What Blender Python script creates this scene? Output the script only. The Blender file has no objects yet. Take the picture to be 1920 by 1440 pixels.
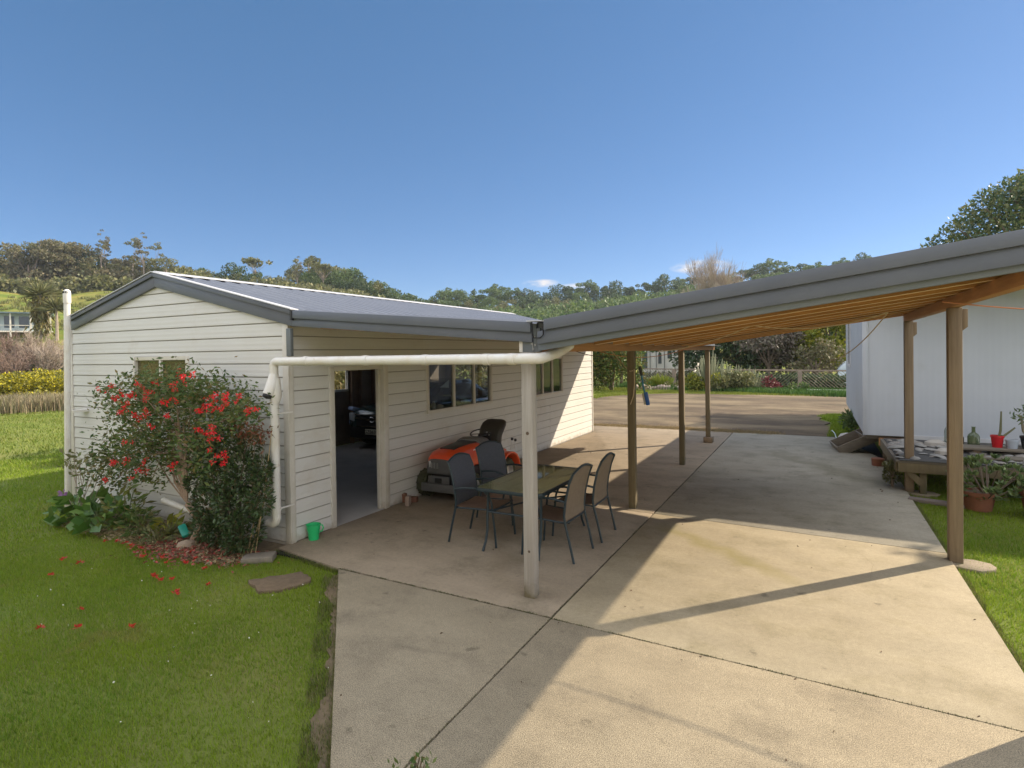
import bpy, bmesh, math, random
import numpy as np
from mathutils import Vector, Matrix
R = math.radians
random.seed(7); RNG = np.random.default_rng(11)
sc = bpy.context.scene
COL = sc.collection

# ------------------------------------------------------------------ camera
cam_d = bpy.data.cameras.new('camera'); cam = bpy.data.objects.new('camera', cam_d); COL.objects.link(cam)
cr = Vector((0.88317377, 0.46882624, -0.01435422)); cu = Vector((0.00686406, 0.01768135, 0.99982011)); cf = Vector((-0.4689957, 0.88311343, -0.01239766))
M = Matrix.Identity(4)
for i in range(3):
    M[i][0] = cr[i]; M[i][1] = cu[i]; M[i][2] = -cf[i]
M[0][3], M[1][3], M[2][3] = 0, 0, 2.2
cam.matrix_world = M
cam_d.sensor_width = 36; cam_d.lens = 20.087; cam_d.shift_y = -0.02337; cam_d.clip_end = 3000; cam_d.clip_start = 0.05
sc.camera = cam

# ------------------------------------------------------------------ light
SUN_EL, SUN_AZ = R(31.5), R(42.6)          # azimuth from +Y towards +X
w = bpy.data.worlds.new('World'); sc.world = w; w.use_nodes = True
nt = w.node_tree; nt.nodes.clear()
N = nt.nodes.new; L = nt.links.new
sky = N('ShaderNodeTexSky'); sky.sky_type = 'NISHITA'; sky.sun_disc = False
sky.sun_elevation = SUN_EL; sky.sun_rotation = SUN_AZ
sky.air_density = 0.62; sky.dust_density = 0.15; sky.ozone_density = 5; sky.altitude = 0
bg = N('ShaderNodeBackground'); bg.inputs[1].default_value = 0.09
out = N('ShaderNodeOutputWorld')
# two small low clouds above the far ridge
tc = N('ShaderNodeTexCoord')
def cloud_mask(az, el, saz, sel):
    d = Vector((math.sin(R(az))*math.cos(R(el)), math.cos(R(az))*math.cos(R(el)), math.sin(R(el))))
    t = Vector((math.cos(R(az)), -math.sin(R(az)), 0)); b = t.cross(d)
    def dot(v, s):
        n = N('ShaderNodeVectorMath'); n.operation = 'DOT_PRODUCT'; L(tc.outputs['Generated'], n.inputs[0]); n.inputs[1].default_value = v
        m = N('ShaderNodeMath'); m.operation = 'MULTIPLY_ADD'; L(n.outputs['Value'], m.inputs[0])
        return n, m
    n1, m1 = dot(t, saz); m1.inputs[1].default_value = 1/math.sin(R(saz)); m1.inputs[2].default_value = 0
    n2, m2 = dot(b, sel); m2.inputs[1].default_value = 1/math.sin(R(sel)); m2.inputs[2].default_value = 0
    n3 = N('ShaderNodeVectorMath'); n3.operation = 'DOT_PRODUCT'; L(tc.outputs['Generated'], n3.inputs[0]); n3.inputs[1].default_value = d
    front = N('ShaderNodeMath'); front.operation = 'GREATER_THAN'; L(n3.outputs['Value'], front.inputs[0]); front.inputs[1].default_value = 0
    a = N('ShaderNodeMath'); a.operation = 'POWER'; L(m1.outputs[0], a.inputs[0]); a.inputs[1].default_value = 2
    c = N('ShaderNodeMath'); c.operation = 'POWER'; L(m2.outputs[0], c.inputs[0]); c.inputs[1].default_value = 2
    s = N('ShaderNodeMath'); s.operation = 'ADD'; L(a.outputs[0], s.inputs[0]); L(c.outputs[0], s.inputs[1])
    r_ = N('ShaderNodeMath'); r_.operation = 'SUBTRACT'; r_.inputs[0].default_value = 1; L(s.outputs[0], r_.inputs[1]); r_.use_clamp = True
    f = N('ShaderNodeMath'); f.operation = 'MULTIPLY'; L(r_.outputs[0], f.inputs[0]); L(front.outputs[0], f.inputs[1])
    return f
cm = None
for q in ((-9.6, 7.9, 3.0, 0.7), (-25.0, 6.9, 2.0, 0.45), (-37.5, 4.3, 1.6, 0.7), (-21.5, 6.5, 1.8, 0.4)):
    f = cloud_mask(*q)
    if cm is None: cm = f
    else:
        m = N('ShaderNodeMath'); m.operation = 'MAXIMUM'; L(cm.outputs[0], m.inputs[0]); L(f.outputs[0], m.inputs[1]); cm = m
cn = N('ShaderNodeTexNoise'); cn.inputs['Scale'].default_value = 34; cn.inputs['Detail'].default_value = 6
mp = N('ShaderNodeMapping'); mp.inputs['Scale'].default_value = (1, 1, 3.0); L(tc.outputs['Generated'], mp.inputs[0]); L(mp.outputs[0], cn.inputs['Vector'])
cmu = N('ShaderNodeMath'); cmu.operation = 'MULTIPLY_ADD'; L(cn.outputs[0], cmu.inputs[0]); cmu.inputs[1].default_value = 3.2; cmu.inputs[2].default_value = -1.25; cmu.use_clamp = True
cm2 = N('ShaderNodeMath'); cm2.operation = 'MULTIPLY'; L(cm.outputs[0], cm2.inputs[0]); L(cmu.outputs[0], cm2.inputs[1])
cm3 = N('ShaderNodeMath'); cm3.operation = 'MULTIPLY'; L(cm2.outputs[0], cm3.inputs[0]); cm3.inputs[1].default_value = 1.15; cm3.use_clamp = True
hz_ = N('ShaderNodeMix'); hz_.data_type = 'RGBA'; hz_.inputs['Factor'].default_value = .38; L(sky.outputs[0], hz_.inputs[6]); hz_.inputs[7].default_value = (.32, 1.42, 2.95, 1)   # thin even haze over the clear sky
mixc = N('ShaderNodeMix'); mixc.data_type = 'RGBA'; L(cm3.outputs[0], mixc.inputs['Factor']); L(hz_.outputs[2], mixc.inputs[6]); mixc.inputs[7].default_value = (5.6, 5.3, 5.2, 1)
# fill light: bright broken cloud added overhead and behind the viewpoint, out of view
vd = N('ShaderNodeVectorMath'); vd.operation = 'DOT_PRODUCT'; L(tc.outputs['Generated'], vd.inputs[0]); vd.inputs[1].default_value = tuple(cf)
vr = N('ShaderNodeMapRange'); vr.inputs['From Min'].default_value = .50; vr.inputs['From Max'].default_value = .22; L(vd.outputs['Value'], vr.inputs[0])
hn = N('ShaderNodeTexNoise'); hn.inputs['Scale'].default_value = 3.0; hn.inputs['Detail'].default_value = 8; L(tc.outputs['Generated'], hn.inputs['Vector'])
hr = N('ShaderNodeMapRange'); hr.inputs['From Min'].default_value = .36; hr.inputs['From Max'].default_value = .54; L(hn.outputs[0], hr.inputs[0])
hm = N('ShaderNodeMath'); hm.operation = 'MULTIPLY'; L(vr.outputs[0], hm.inputs[0]); L(hr.outputs[0], hm.inputs[1])
mixh = N('ShaderNodeMix'); mixh.data_type = 'RGBA'; L(hm.outputs[0], mixh.inputs['Factor']); L(mixc.outputs[2], mixh.inputs[6]); mixh.inputs[7].default_value = (11.6, 11.8, 12.3, 1)
L(mixh.outputs[2], bg.inputs[0]); L(bg.outputs[0], out.inputs[0])

sd = bpy.data.lights.new('sun', 'SUN'); so = bpy.data.objects.new('sun', sd); COL.objects.link(so)
sd.energy = 4.0; sd.angle = R(0.53); sd.color = (1.0, 0.86, 0.66)
sv = Vector((math.sin(SUN_AZ)*math.cos(SUN_EL), math.cos(SUN_AZ)*math.cos(SUN_EL), math.sin(SUN_EL)))
so.rotation_euler = sv.to_track_quat('Z', 'Y').to_euler(); so.location = (20, 20, 30)
sc.view_settings.view_transform = 'Standard'; sc.view_settings.look = 'None'; sc.view_settings.exposure = 0.98; sc.view_settings.gamma = 1
sc.cycles.max_bounces = 8; sc.cycles.transparent_max_bounces = 12; sc.cycles.diffuse_bounces = 8

# ------------------------------------------------------------------ helpers
def setp(o, label=None, cat=None, group=None, kind=None):
    if label: o['label'] = label
    if cat: o['category'] = cat
    if group: o['group'] = group
    if kind: o['kind'] = kind
    return o
def empty(name, loc, label, cat, group=None, rz=0):
    o = bpy.data.objects.new(name, None); COL.objects.link(o); o.location = loc; o.rotation_euler = (0, 0, rz); o.empty_display_size = .2
    return setp(o, label, cat, group)
def rotm(rx=0, ry=0, rz=0):
    return Matrix.Rotation(rz, 3, 'Z') @ Matrix.Rotation(ry, 3, 'Y') @ Matrix.Rotation(rx, 3, 'X')
class MB:
    def __init__(s, bev=0): s.v = []; s.f = []; s.m = []; s.bev = bev
    def add(s, vs, fs, mi=0):
        b = len(s.v); s.v += [tuple(v) for v in vs]; s.f += [tuple(b+i for i in f) for f in fs]; s.m += [mi]*len(fs); return s
    def box(s, x0, x1, y0, y1, z0, z1, mi=0):
        return s.add([(x0,y0,z0),(x1,y0,z0),(x1,y1,z0),(x0,y1,z0),(x0,y0,z1),(x1,y0,z1),(x1,y1,z1),(x0,y1,z1)],
              [(0,3,2,1),(4,5,6,7),(0,1,5,4),(1,2,6,5),(2,3,7,6),(3,0,4,7)], mi)
    def obox(s, c, size, rot=None, mi=0):
        rot = rot or Matrix.Identity(3); vs = []
        for dz in (-.5,.5):
            for dx, dy in ((-.5,-.5),(.5,-.5),(.5,.5),(-.5,.5)):
                vs.append(Vector(c) + rot @ Vector((dx*size[0], dy*size[1], dz*size[2])))
        return s.add(vs, [(0,3,2,1),(4,5,6,7),(0,1,5,4),(1,2,6,5),(2,3,7,6),(3,0,4,7)], mi)
    def beam(s, p, q, wd, ht, mi=0, up=(0,0,1)):
        p = Vector(p); q = Vector(q); d = (q-p).normalized(); sd_ = d.cross(Vector(up)).normalized(); u = sd_.cross(d).normalized(); vs = []
        for e in (p, q):
            for a, b in ((-1,-1),(1,-1),(1,1),(-1,1)): vs.append(e + sd_*a*wd/2 + u*b*ht/2)
        return s.add(vs, [(0,1,2,3),(4,7,6,5),(0,4,5,1),(1,5,6,2),(2,6,7,3),(3,7,4,0)], mi)
    def prism(s, poly, h0, h1, axis='z', mi=0):
        n = len(poly); f = {'z': lambda p, h: (p[0],p[1],h), 'y': lambda p, h: (p[0],h,p[1]), 'x': lambda p, h: (h,p[0],p[1])}[axis]
        vs = [f(p,h0) for p in poly] + [f(p,h1) for p in poly]
        fs = [tuple(range(n))[::-1], tuple(range(n,2*n))] + [(i,(i+1)%n,n+(i+1)%n,n+i) for i in range(n)]
        return s.add(vs, fs, mi)
    def tube(s, pts, r, n=8, mi=0, cap=True, radii=None, flat=1.0):
        pts = [Vector(p) for p in pts]; b = len(s.v); prev = None; k = len(pts)
        for i, p in enumerate(pts):
            d = (pts[min(i+1,k-1)] - pts[max(i-1,0)]).normalized()
            if prev is None:
                a = Vector((0,0,1)) if abs(d.z) < .9 else Vector((1,0,0)); u = d.cross(a).normalized()
            else:
                u = (prev - d*prev.dot(d)); u = u.normalized() if u.length > 1e-6 else prev
            prev = u; v = d.cross(u); rr = radii[i] if radii else r
            for j in range(n):
                t = 2*math.pi*j/n; s.v.append(tuple(p + u*math.cos(t)*rr + v*math.sin(t)*rr*flat))
        for i in range(k-1):
            for j in range(n):
                s.f.append((b+i*n+j, b+i*n+(j+1)%n, b+(i+1)*n+(j+1)%n, b+(i+1)*n+j)); s.m.append(mi)
        if cap:
            s.f.append(tuple(b+j for j in range(n))[::-1]); s.m.append(mi); s.f.append(tuple(b+(k-1)*n+j for j in range(n))); s.m.append(mi)
        return s
    def lathe(s, prof, c=(0,0,0), n=20, mi=0, rot=None):
        b = len(s.v); rot = rot or Matrix.Identity(3); c = Vector(c)
        for r_, z in prof:
            for j in range(n):
                t = 2*math.pi*j/n; s.v.append(tuple(c + rot @ Vector((r_*math.cos(t), r_*math.sin(t), z))))
        for i in range(len(prof)-1):
            for j in range(n):
                s.f.append((b+i*n+j, b+i*n+(j+1)%n, b+(i+1)*n+(j+1)%n, b+(i+1)*n+j)); s.m.append(mi)
        return s
    def build(s, name, mat, parent=None, smooth=False, bev=None, world=True, label=None, seg=2):
        me = bpy.data.meshes.new(name); off = Vector((0,0,0))
        if parent is not None and world:
            q = parent
            while q is not None: off += q.location; q = q.parent
        me.from_pydata([tuple(Vector(v)-off) for v in s.v], [], s.f)
        for m_ in (mat if isinstance(mat, (list, tuple)) else [mat]): me.materials.append(m_)
        me.polygons.foreach_set('material_index', s.m)
        if smooth: me.polygons.foreach_set('use_smooth', [True]*len(me.polygons))
        me.update()
        o = bpy.data.objects.new(name, me); COL.objects.link(o)
        if parent is not None: o.parent = parent
        if label: o['label'] = label
        bv = s.bev if bev is None else bev
        if bv:
            bm = bmesh.new(); bm.from_mesh(me); bmesh.ops.remove_doubles(bm, verts=bm.verts, dist=1e-5)
            bmesh.ops.bevel(bm, geom=[e for e in bm.edges if e.is_manifold and e.calc_face_angle(0) > .6], offset=bv, segments=seg, affect='EDGES', profile=.5, clamp_overlap=True)
            bm.to_mesh(me); bm.free()
        if smooth or bv:
            me.polygons.foreach_set('use_smooth', [True]*len(me.polygons)); me.update()
            if hasattr(me, 'set_sharp_from_angle'): me.set_sharp_from_angle(angle=R(38))
        return o
def np_mesh(name, V, F, mat, parent=None, mi=None, smooth=False):
    me = bpy.data.meshes.new(name); V = np.asarray(V, np.float32); F = np.asarray(F, np.int32)
    me.vertices.add(len(V)); me.vertices.foreach_set('co', V.ravel())
    k = F.shape[1]; me.loops.add(F.size); me.loops.foreach_set('vertex_index', F.ravel())
    me.polygons.add(len(F)); me.polygons.foreach_set('loop_start', np.arange(0, F.size, k, dtype=np.int32))
    for m_ in (mat if isinstance(mat, (list, tuple)) else [mat]): me.materials.append(m_)
    if mi is not None: me.polygons.foreach_set('material_index', np.asarray(mi, np.int32))
    if smooth: me.polygons.foreach_set('use_smooth', np.ones(len(F), bool))
    me.update(calc_edges=True); me.validate()
    o = bpy.data.objects.new(name, me); COL.objects.link(o)
    if parent is not None: o.parent = parent
    return o
def copy_tree(o, parent=None):
    c = o.copy(); COL.objects.link(c); c.parent = parent
    for ch in list(o.children): copy_tree(ch, c)
    return c

# ------------------------------------------------------------------ materials
def mat(name, col, rough=.6, metal=0, var=None, vscale=3, vmix=.5, bump=0, bscale=40, spec=.5, detail=5, stretch=None, tint2=None, t2scale=1, t2lo=.5, t2hi=.65, island=None, transl=0, coat=0, wave=None, bump_dist=.01, objvar=None):
    m = bpy.data.materials.new(name); m.use_nodes = True; nt = m.node_tree; nd = nt.nodes; ln = nt.links.new
    b = nd['Principled BSDF']; b.inputs['Roughness'].default_value = rough; b.inputs['Metallic'].default_value = metal
    b.inputs['Specular IOR Level'].default_value = spec; b.inputs['Coat Weight'].default_value = coat
    b.inputs['Base Color'].default_value = (*col, 1)
    tc = nd.new('ShaderNodeTexCoord'); src = tc.outputs['Object']
    if stretch:
        mp = nd.new('ShaderNodeMapping'); mp.inputs['Scale'].default_value = stretch; ln(src, mp.inputs[0]); vec = mp.outputs[0]
    else: vec = src
    cur = None
    def rgb(c):
        n = nd.new('ShaderNodeRGB'); n.outputs[0].default_value = (*c, 1); return n.outputs[0]
    def mixn(fac, a, bb):
        n = nd.new('ShaderNodeMix'); n.data_type = 'RGBA'; ln(fac, n.inputs['Factor']); ln(a, n.inputs[6]); ln(bb, n.inputs[7]); return n.outputs[2]
    def ramp(fac, lo, hi, mx=1.0):
        n = nd.new('ShaderNodeMapRange'); n.inputs['From Min'].default_value = lo; n.inputs['From Max'].default_value = hi; n.inputs['To Max'].default_value = mx; n.clamp = True
        ln(fac, n.inputs[0]); return n.outputs[0]
    cur = rgb(col)
    if island:
        g = nd.new('ShaderNodeNewGeometry'); cr_ = nd.new('ShaderNodeValToRGB'); el = cr_.color_ramp.elements
        cols = [col] + list(island); 
        el[0].color = (*cols[0], 1); el[1].color = (*cols[-1], 1)
        for i, c in enumerate(cols[1:-1]): e = el.new((i+1)/(len(cols)-1)); e.color = (*c, 1)
        ln(g.outputs['Random Per Island'], cr_.inputs[0]); cur = cr_.outputs[0]
    if var:
        n = nd.new('ShaderNodeTexNoise'); n.inputs['Scale'].default_value = vscale; n.inputs['Detail'].default_value = detail; n.inputs['Roughness'].default_value = .62; ln(vec, n.inputs['Vector'])
        cur = mixn(ramp(n.outputs[0], .5-vmix*.5, .5+vmix*.5), cur, rgb(var))
    if tint2:
        n = nd.new('ShaderNodeTexNoise'); n.inputs['Scale'].default_value = t2scale; n.inputs['Detail'].default_value = 6; n.inputs['Roughness'].default_value = .7; ln(vec, n.inputs['Vector'])
        cur = mixn(ramp(n.outputs[0], t2lo, t2hi), cur, rgb(tint2))
    if objvar:
        oi = nd.new('ShaderNodeObjectInfo'); om = nd.new('ShaderNodeMapRange'); om.inputs['To Min'].default_value = objvar[0]; om.inputs['To Max'].default_value = objvar[1]; ln(oi.outputs['Random'], om.inputs[0])
        vs_ = nd.new('ShaderNodeVectorMath'); vs_.operation = 'SCALE'; ln(cur, vs_.inputs[0]); ln(om.outputs[0], vs_.inputs['Scale']); cur = vs_.outputs[0]
    ln(cur, b.inputs['Base Color'])
    if bump:
        n = nd.new('ShaderNodeTexNoise'); n.inputs['Scale'].default_value = bscale; n.inputs['Detail'].default_value = 6; ln(vec, n.inputs['Vector'])
        h = n.outputs[0]
        bp = nd.new('ShaderNodeBump'); bp.inputs['Strength'].default_value = bump; bp.inputs['Distance'].default_value = bump_dist; ln(h, bp.inputs['Height']); ln(bp.outputs[0], b.inputs['Normal'])
    if wave:
        wn = nd.new('ShaderNodeTexWave'); wn.wave_type = 'BANDS'; wn.bands_direction = wave[0]; wn.inputs['Scale'].default_value = wave[1]; wn.inputs['Distortion'].default_value = 0
        ln(src, wn.inputs['Vector']); bp = nd.new('ShaderNodeBump'); bp.inputs['Strength'].default_value = wave[2]; bp.inputs['Distance'].default_value = wave[3]; ln(wn.outputs[0], bp.inputs['Height']); ln(bp.outputs[0], b.inputs['Normal'])
    if transl:
        tr = nd.new('ShaderNodeBsdfTranslucent'); ln(cur, tr.inputs[0]); ms = nd.new('ShaderNodeMixShader'); ms.inputs[0].default_value = transl
        ln(b.outputs[0], ms.inputs[1]); ln(tr.outputs[0], ms.inputs[2]); ln(ms.outputs[0], nd['Material Output'].inputs[0])
    return m
def glass(name, tint, rough=.02, opac=.3, body=(.02,.02,.02)):
    m = bpy.data.materials.new(name); m.use_nodes = True; nd = m.node_tree.nodes; ln = m.node_tree.links.new; nd.clear()
    t = nd.new('ShaderNodeBsdfTransparent'); t.inputs[0].default_value = (*tint, 1)
    d = nd.new('ShaderNodeBsdfDiffuse'); d.inputs[0].default_value = (*body, 1)
    m1 = nd.new('ShaderNodeMixShader'); m1.inputs[0].default_value = opac; ln(t.outputs[0], m1.inputs[1]); ln(d.outputs[0], m1.inputs[2])
    g = nd.new('ShaderNodeBsdfGlossy'); g.inputs[1].default_value = rough
    fr0 = nd.new('ShaderNodeFresnel'); fr0.inputs[0].default_value = 1.6; ge = nd.new('ShaderNodeNewGeometry'); inv = nd.new('ShaderNodeMath'); inv.operation = 'SUBTRACT'; inv.inputs[0].default_value = 1; ln(ge.outputs['Backfacing'], inv.inputs[1]); fr = nd.new('ShaderNodeMath'); fr.operation = 'MULTIPLY'; ln(fr0.outputs[0], fr.inputs[0]); ln(inv.outputs[0], fr.inputs[1])
    m2 = nd.new('ShaderNodeMixShader'); ln(fr.outputs[0], m2.inputs[0]); ln(m1.outputs[0], m2.inputs[1]); ln(g.outputs[0], m2.inputs[2])
    o = nd.new('ShaderNodeOutputMaterial'); ln(m2.outputs[0], o.inputs[0]); return m

CLAD = (.655,.65,.635)
M_clad = mat('cream_cladding', CLAD, .5, var=(.60,.58,.54), vscale=1.2, vmix=.7, wave=('Z', 5.8, .25, .004), tint2=(.54,.49,.42), t2scale=.9, t2lo=.58, t2hi=.8)
M_trim = mat('cream_trim', (.64,.61,.56), .45, var=(.55,.51,.44), vscale=6, vmix=.5)
M_white = mat('white_frame', (.72,.69,.63), .45, var=(.62,.57,.49), vscale=5, vmix=.5)
M_pvc = mat('white_pvc', (.75,.74,.72), .35, var=(.66,.61,.53), vscale=7, vmix=.55, tint2=(.55,.45,.34), t2scale=9, t2lo=.62, t2hi=.75)
M_slate = mat('slate_grey_steel', (.088,.100,.128), .42, var=(.115,.125,.15), vscale=2.5, bump=.04, bscale=90)
M_slate2 = mat('slate_grey_paint', (.115,.135,.15), .6, var=(.16,.17,.17), vscale=5, stretch=(.4,1,4), bump=.15, bscale=60)
M_roof = mat('corrugated_roof_steel', (.17,.18,.215), .36, metal=.2, var=(.21,.22,.25), vscale=2, spec=.6)
M_flash = mat('pale_flashing', (.62,.62,.63), .4, var=(.48,.48,.50), vscale=4)
M_conc = dict()
def conc(key, c, v, st, g):
    m = mat('concrete_'+key, c, .88, var=v, vscale=.75, vmix=.45, detail=8, bump=g, bscale=170, tint2=st, t2scale=1.9, t2lo=.5, t2hi=.72, spec=.25, bump_dist=.006)
    nd = m.node_tree.nodes; ln = m.node_tree.links.new; b = nd['Principled BSDF']; lk = b.inputs['Base Color'].links[0].from_socket
    tcn = [x for x in nd if x.type == 'TEX_COORD'][0]
    # fine aggregate speckle + long faint trowel streaks
    n = nd.new('ShaderNodeTexNoise'); n.inputs['Scale'].default_value = 150; n.inputs['Detail'].default_value = 3; ln(tcn.outputs['Object'], n.inputs['Vector'])
    mr = nd.new('ShaderNodeMapRange'); mr.inputs[1].default_value = .3; mr.inputs[2].default_value = .7; mr.inputs[3].default_value = 1-g*.75; mr.inputs[4].default_value = 1+g*.5; ln(n.outputs[0], mr.inputs[0])
    n2 = nd.new('ShaderNodeTexNoise'); n2.inputs['Scale'].default_value = 2.2; n2.inputs['Detail'].default_value = 7; mp = nd.new('ShaderNodeMapping'); mp.inputs['Scale'].default_value = (.8, 1.7, 1); mp.inputs['Rotation'].default_value = (0,0,.35)
    ln(tcn.outputs['Object'], mp.inputs[0]); ln(mp.outputs[0], n2.inputs['Vector'])
    mr2 = nd.new('ShaderNodeMapRange'); mr2.inputs[1].default_value = .35; mr2.inputs[2].default_value = .65; mr2.inputs[3].default_value = .92; mr2.inputs[4].default_value = 1.06; ln(n2.outputs[0], mr2.inputs[0])
    n3 = nd.new('ShaderNodeTexNoise'); n3.inputs['Scale'].default_value = 24; n3.inputs['Detail'].default_value = 6; n3.inputs['Roughness'].default_value = .75; ln(tcn.outputs['Object'], n3.inputs['Vector'])
    mr3 = nd.new('ShaderNodeMapRange'); mr3.inputs[1].default_value = .3; mr3.inputs[2].default_value = .7; mr3.inputs[3].default_value = .86; mr3.inputs[4].default_value = 1.12; ln(n3.outputs[0], mr3.inputs[0])
    mu = nd.new('ShaderNodeMath'); mu.operation = 'MULTIPLY'; ln(mr.outputs[0], mu.inputs[0]); ln(mr2.outputs[0], mu.inputs[1])
    mu2 = nd.new('ShaderNodeMath'); mu2.operation = 'MULTIPLY'; ln(mu.outputs[0], mu2.inputs[0]); ln(mr3.outputs[0], mu2.inputs[1])
    n4 = nd.new('ShaderNodeTexNoise'); n4.inputs['Scale'].default_value = 5.5; n4.inputs['Detail'].default_value = 5; ln(tcn.outputs['Object'], n4.inputs['Vector']); mr4 = nd.new('ShaderNodeMapRange'); mr4.inputs[1].default_value = .66; mr4.inputs[2].default_value = .74; mr4.inputs[3].default_value = 1; mr4.inputs[4].default_value = .62; ln(n4.outputs[0], mr4.inputs[0])
    mu3 = nd.new('ShaderNodeMath'); mu3.operation = 'MULTIPLY'; ln(mu2.outputs[0], mu3.inputs[0]); ln(mr4.outputs[0], mu3.inputs[1]); mu2 = mu3
    vm = nd.new('ShaderNodeVectorMath'); vm.operation = 'SCALE'; ln(lk, vm.inputs[0]); ln(mu2.outputs[0], vm.inputs['Scale']); ln(vm.outputs[0], b.inputs['Base Color'])
    M_conc[key] = m
conc('front', (.36,.305,.215), (.315,.26,.178), (.245,.205,.145), .75)
conc('mid', (.395,.335,.232), (.35,.29,.195), (.285,.24,.15), .35)
conc('far', (.365,.33,.265), (.31,.28,.215), (.23,.21,.155), .3)
conc('patio', (.35,.285,.21), (.285,.23,.165), (.215,.178,.125), .3)
# a damp greenish run-off streak lying across the middle slab
def streak(m, p, q, wd, col, amt):
    nd = m.node_tree.nodes; ln = m.node_tree.links.new; b = nd['Principled BSDF']; lk = b.inputs['Base Color'].links[0].from_socket; tcn = [x for x in nd if x.type == 'TEX_COORD'][0]
    p = Vector((*p, 0)); q = Vector((*q, 0)); d = (q-p).normalized(); nn = Vector((-d.y, d.x, 0))
    n = nd.new('ShaderNodeTexNoise'); n.inputs['Scale'].default_value = 2.5; n.inputs['Detail'].default_value = 6; ln(tcn.outputs['Object'], n.inputs['Vector'])
    def dt(v, c):
        a = nd.new('ShaderNodeVectorMath'); a.operation = 'DOT_PRODUCT'; ln(tcn.outputs['Object'], a.inputs[0]); a.inputs[1].default_value = v; s_ = nd.new('ShaderNodeMath'); s_.operation = 'SUBTRACT'; ln(a.outputs['Value'], s_.inputs[0]); s_.inputs[1].default_value = c; return s_
    a = dt(nn, p.dot(nn)); w_ = nd.new('ShaderNodeMath'); w_.operation = 'MULTIPLY_ADD'; ln(n.outputs[0], w_.inputs[0]); w_.inputs[1].default_value = wd*3; w_.inputs[2].default_value = -wd*1.5; s2 = nd.new('ShaderNodeMath'); s2.operation = 'ADD'; ln(a.outputs[0], s2.inputs[0]); ln(w_.outputs[0], s2.inputs[1])
    ab = nd.new('ShaderNodeMath'); ab.operation = 'ABSOLUTE'; ln(s2.outputs[0], ab.inputs[0]); r1 = nd.new('ShaderNodeMapRange'); r1.inputs[1].default_value = wd; r1.inputs[2].default_value = 0; r1.inputs[4].default_value = amt; ln(ab.outputs[0], r1.inputs[0])
    t_ = dt(d, p.dot(d)); L1 = (q-p).length; c1 = nd.new('ShaderNodeMapRange'); c1.inputs[1].default_value = -.1; c1.inputs[2].default_value = .3; ln(t_.outputs[0], c1.inputs[0]); c2 = nd.new('ShaderNodeMapRange'); c2.inputs[1].default_value = L1+.2; c2.inputs[2].default_value = L1-.6; ln(t_.outputs[0], c2.inputs[0])
    m1 = nd.new('ShaderNodeMath'); m1.operation = 'MULTIPLY'; ln(r1.outputs[0], m1.inputs[0]); ln(c1.outputs[0], m1.inputs[1]); m2 = nd.new('ShaderNodeMath'); m2.operation = 'MULTIPLY'; ln(m1.outputs[0], m2.inputs[0]); ln(c2.outputs[0], m2.inputs[1])
    mx = nd.new('ShaderNodeMix'); mx.data_type = 'RGBA'; ln(m2.outputs[0], mx.inputs['Factor']); ln(lk, mx.inputs[6]); mx.inputs[7].default_value = (*col, 1); ln(mx.outputs[2], b.inputs['Base Color'])
streak(M_conc['mid'], (-1.75,7.25), (-.1,5.9), .16, (.26,.22,.095), .75); streak(M_conc['front'], (-2.9,3.35), (-2.3,3.45), .05, (.14,.12,.09), .6); streak(M_conc['far'], (-1.0,13.6), (1.1,10.6), .35, (.17,.155,.10), .6); streak(M_conc['patio'], (-3.9,6.9), (-2.6,4.7), .22, (.20,.155,.10), .5)
M_cfloor = mat('garage_floor', (.55,.53,.52), .7, var=(.42,.41,.40), vscale=2)
M_gravel = mat('gravel', (.15,.112,.076), .95, var=(.088,.068,.048), vscale=.45, vmix=.35, bump=.9, bscale=30, tint2=(.225,.175,.112), t2scale=.35, t2lo=.45, t2hi=.6, spec=.2, bump_dist=.03, detail=10, stretch=(.6,1.5,1))
M_soil = mat('soil', (.11,.08,.05), .95, var=(.21,.155,.09), vscale=16, bump=.7, bscale=30)
M_timb_w = mat('weathered_pale_timber', (.42,.385,.345), .75, var=(.28,.25,.22), vscale=3.5, vmix=.6, stretch=(9,9,.5), bump=.35, bscale=10, tint2=(.25,.22,.14), t2scale=1.8, t2lo=.6, t2hi=.75)
M_timb_g = mat('treated_pine_greenish', (.20,.155,.085), .75, var=(.115,.09,.05), vscale=3.5, vmix=.6, stretch=(9,9,.5), bump=.35, bscale=10)
M_timb_b = mat('treated_pine_brown', (.27,.195,.125), .75, var=(.15,.105,.065), vscale=3.5, vmix=.55, stretch=(9,9,.5), bump=.35, bscale=10)
M_rafter = mat('orange_rafter_timber', (.62,.30,.095), .7, var=(.42,.19,.055), objvar=(.55,1.1), vscale=5, vmix=.5, stretch=(.5,9,9), bump=.25, bscale=9)
M_beamw = mat('red_brown_beam_timber', (.47,.24,.10), .7, var=(.36,.17,.07), vscale=5, vmix=.5, stretch=(9,.5,9), bump=.25, bscale=9)
M_deck = mat('grey_deck_timber', (.20,.17,.13), .85, var=(.13,.11,.085), vscale=4, stretch=(.7,8,8), bump=.3, bscale=9)
M_dark = mat('black_plastic', (.022,.022,.024), .45)
M_black = mat('dark_void', (.012,.012,.013), .9)
M_metal = mat('bare_metal', (.55,.55,.55), .3, metal=.9)
M_bolt = mat('bolt_steel', (.3,.3,.3), .4, metal=.8)

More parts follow.
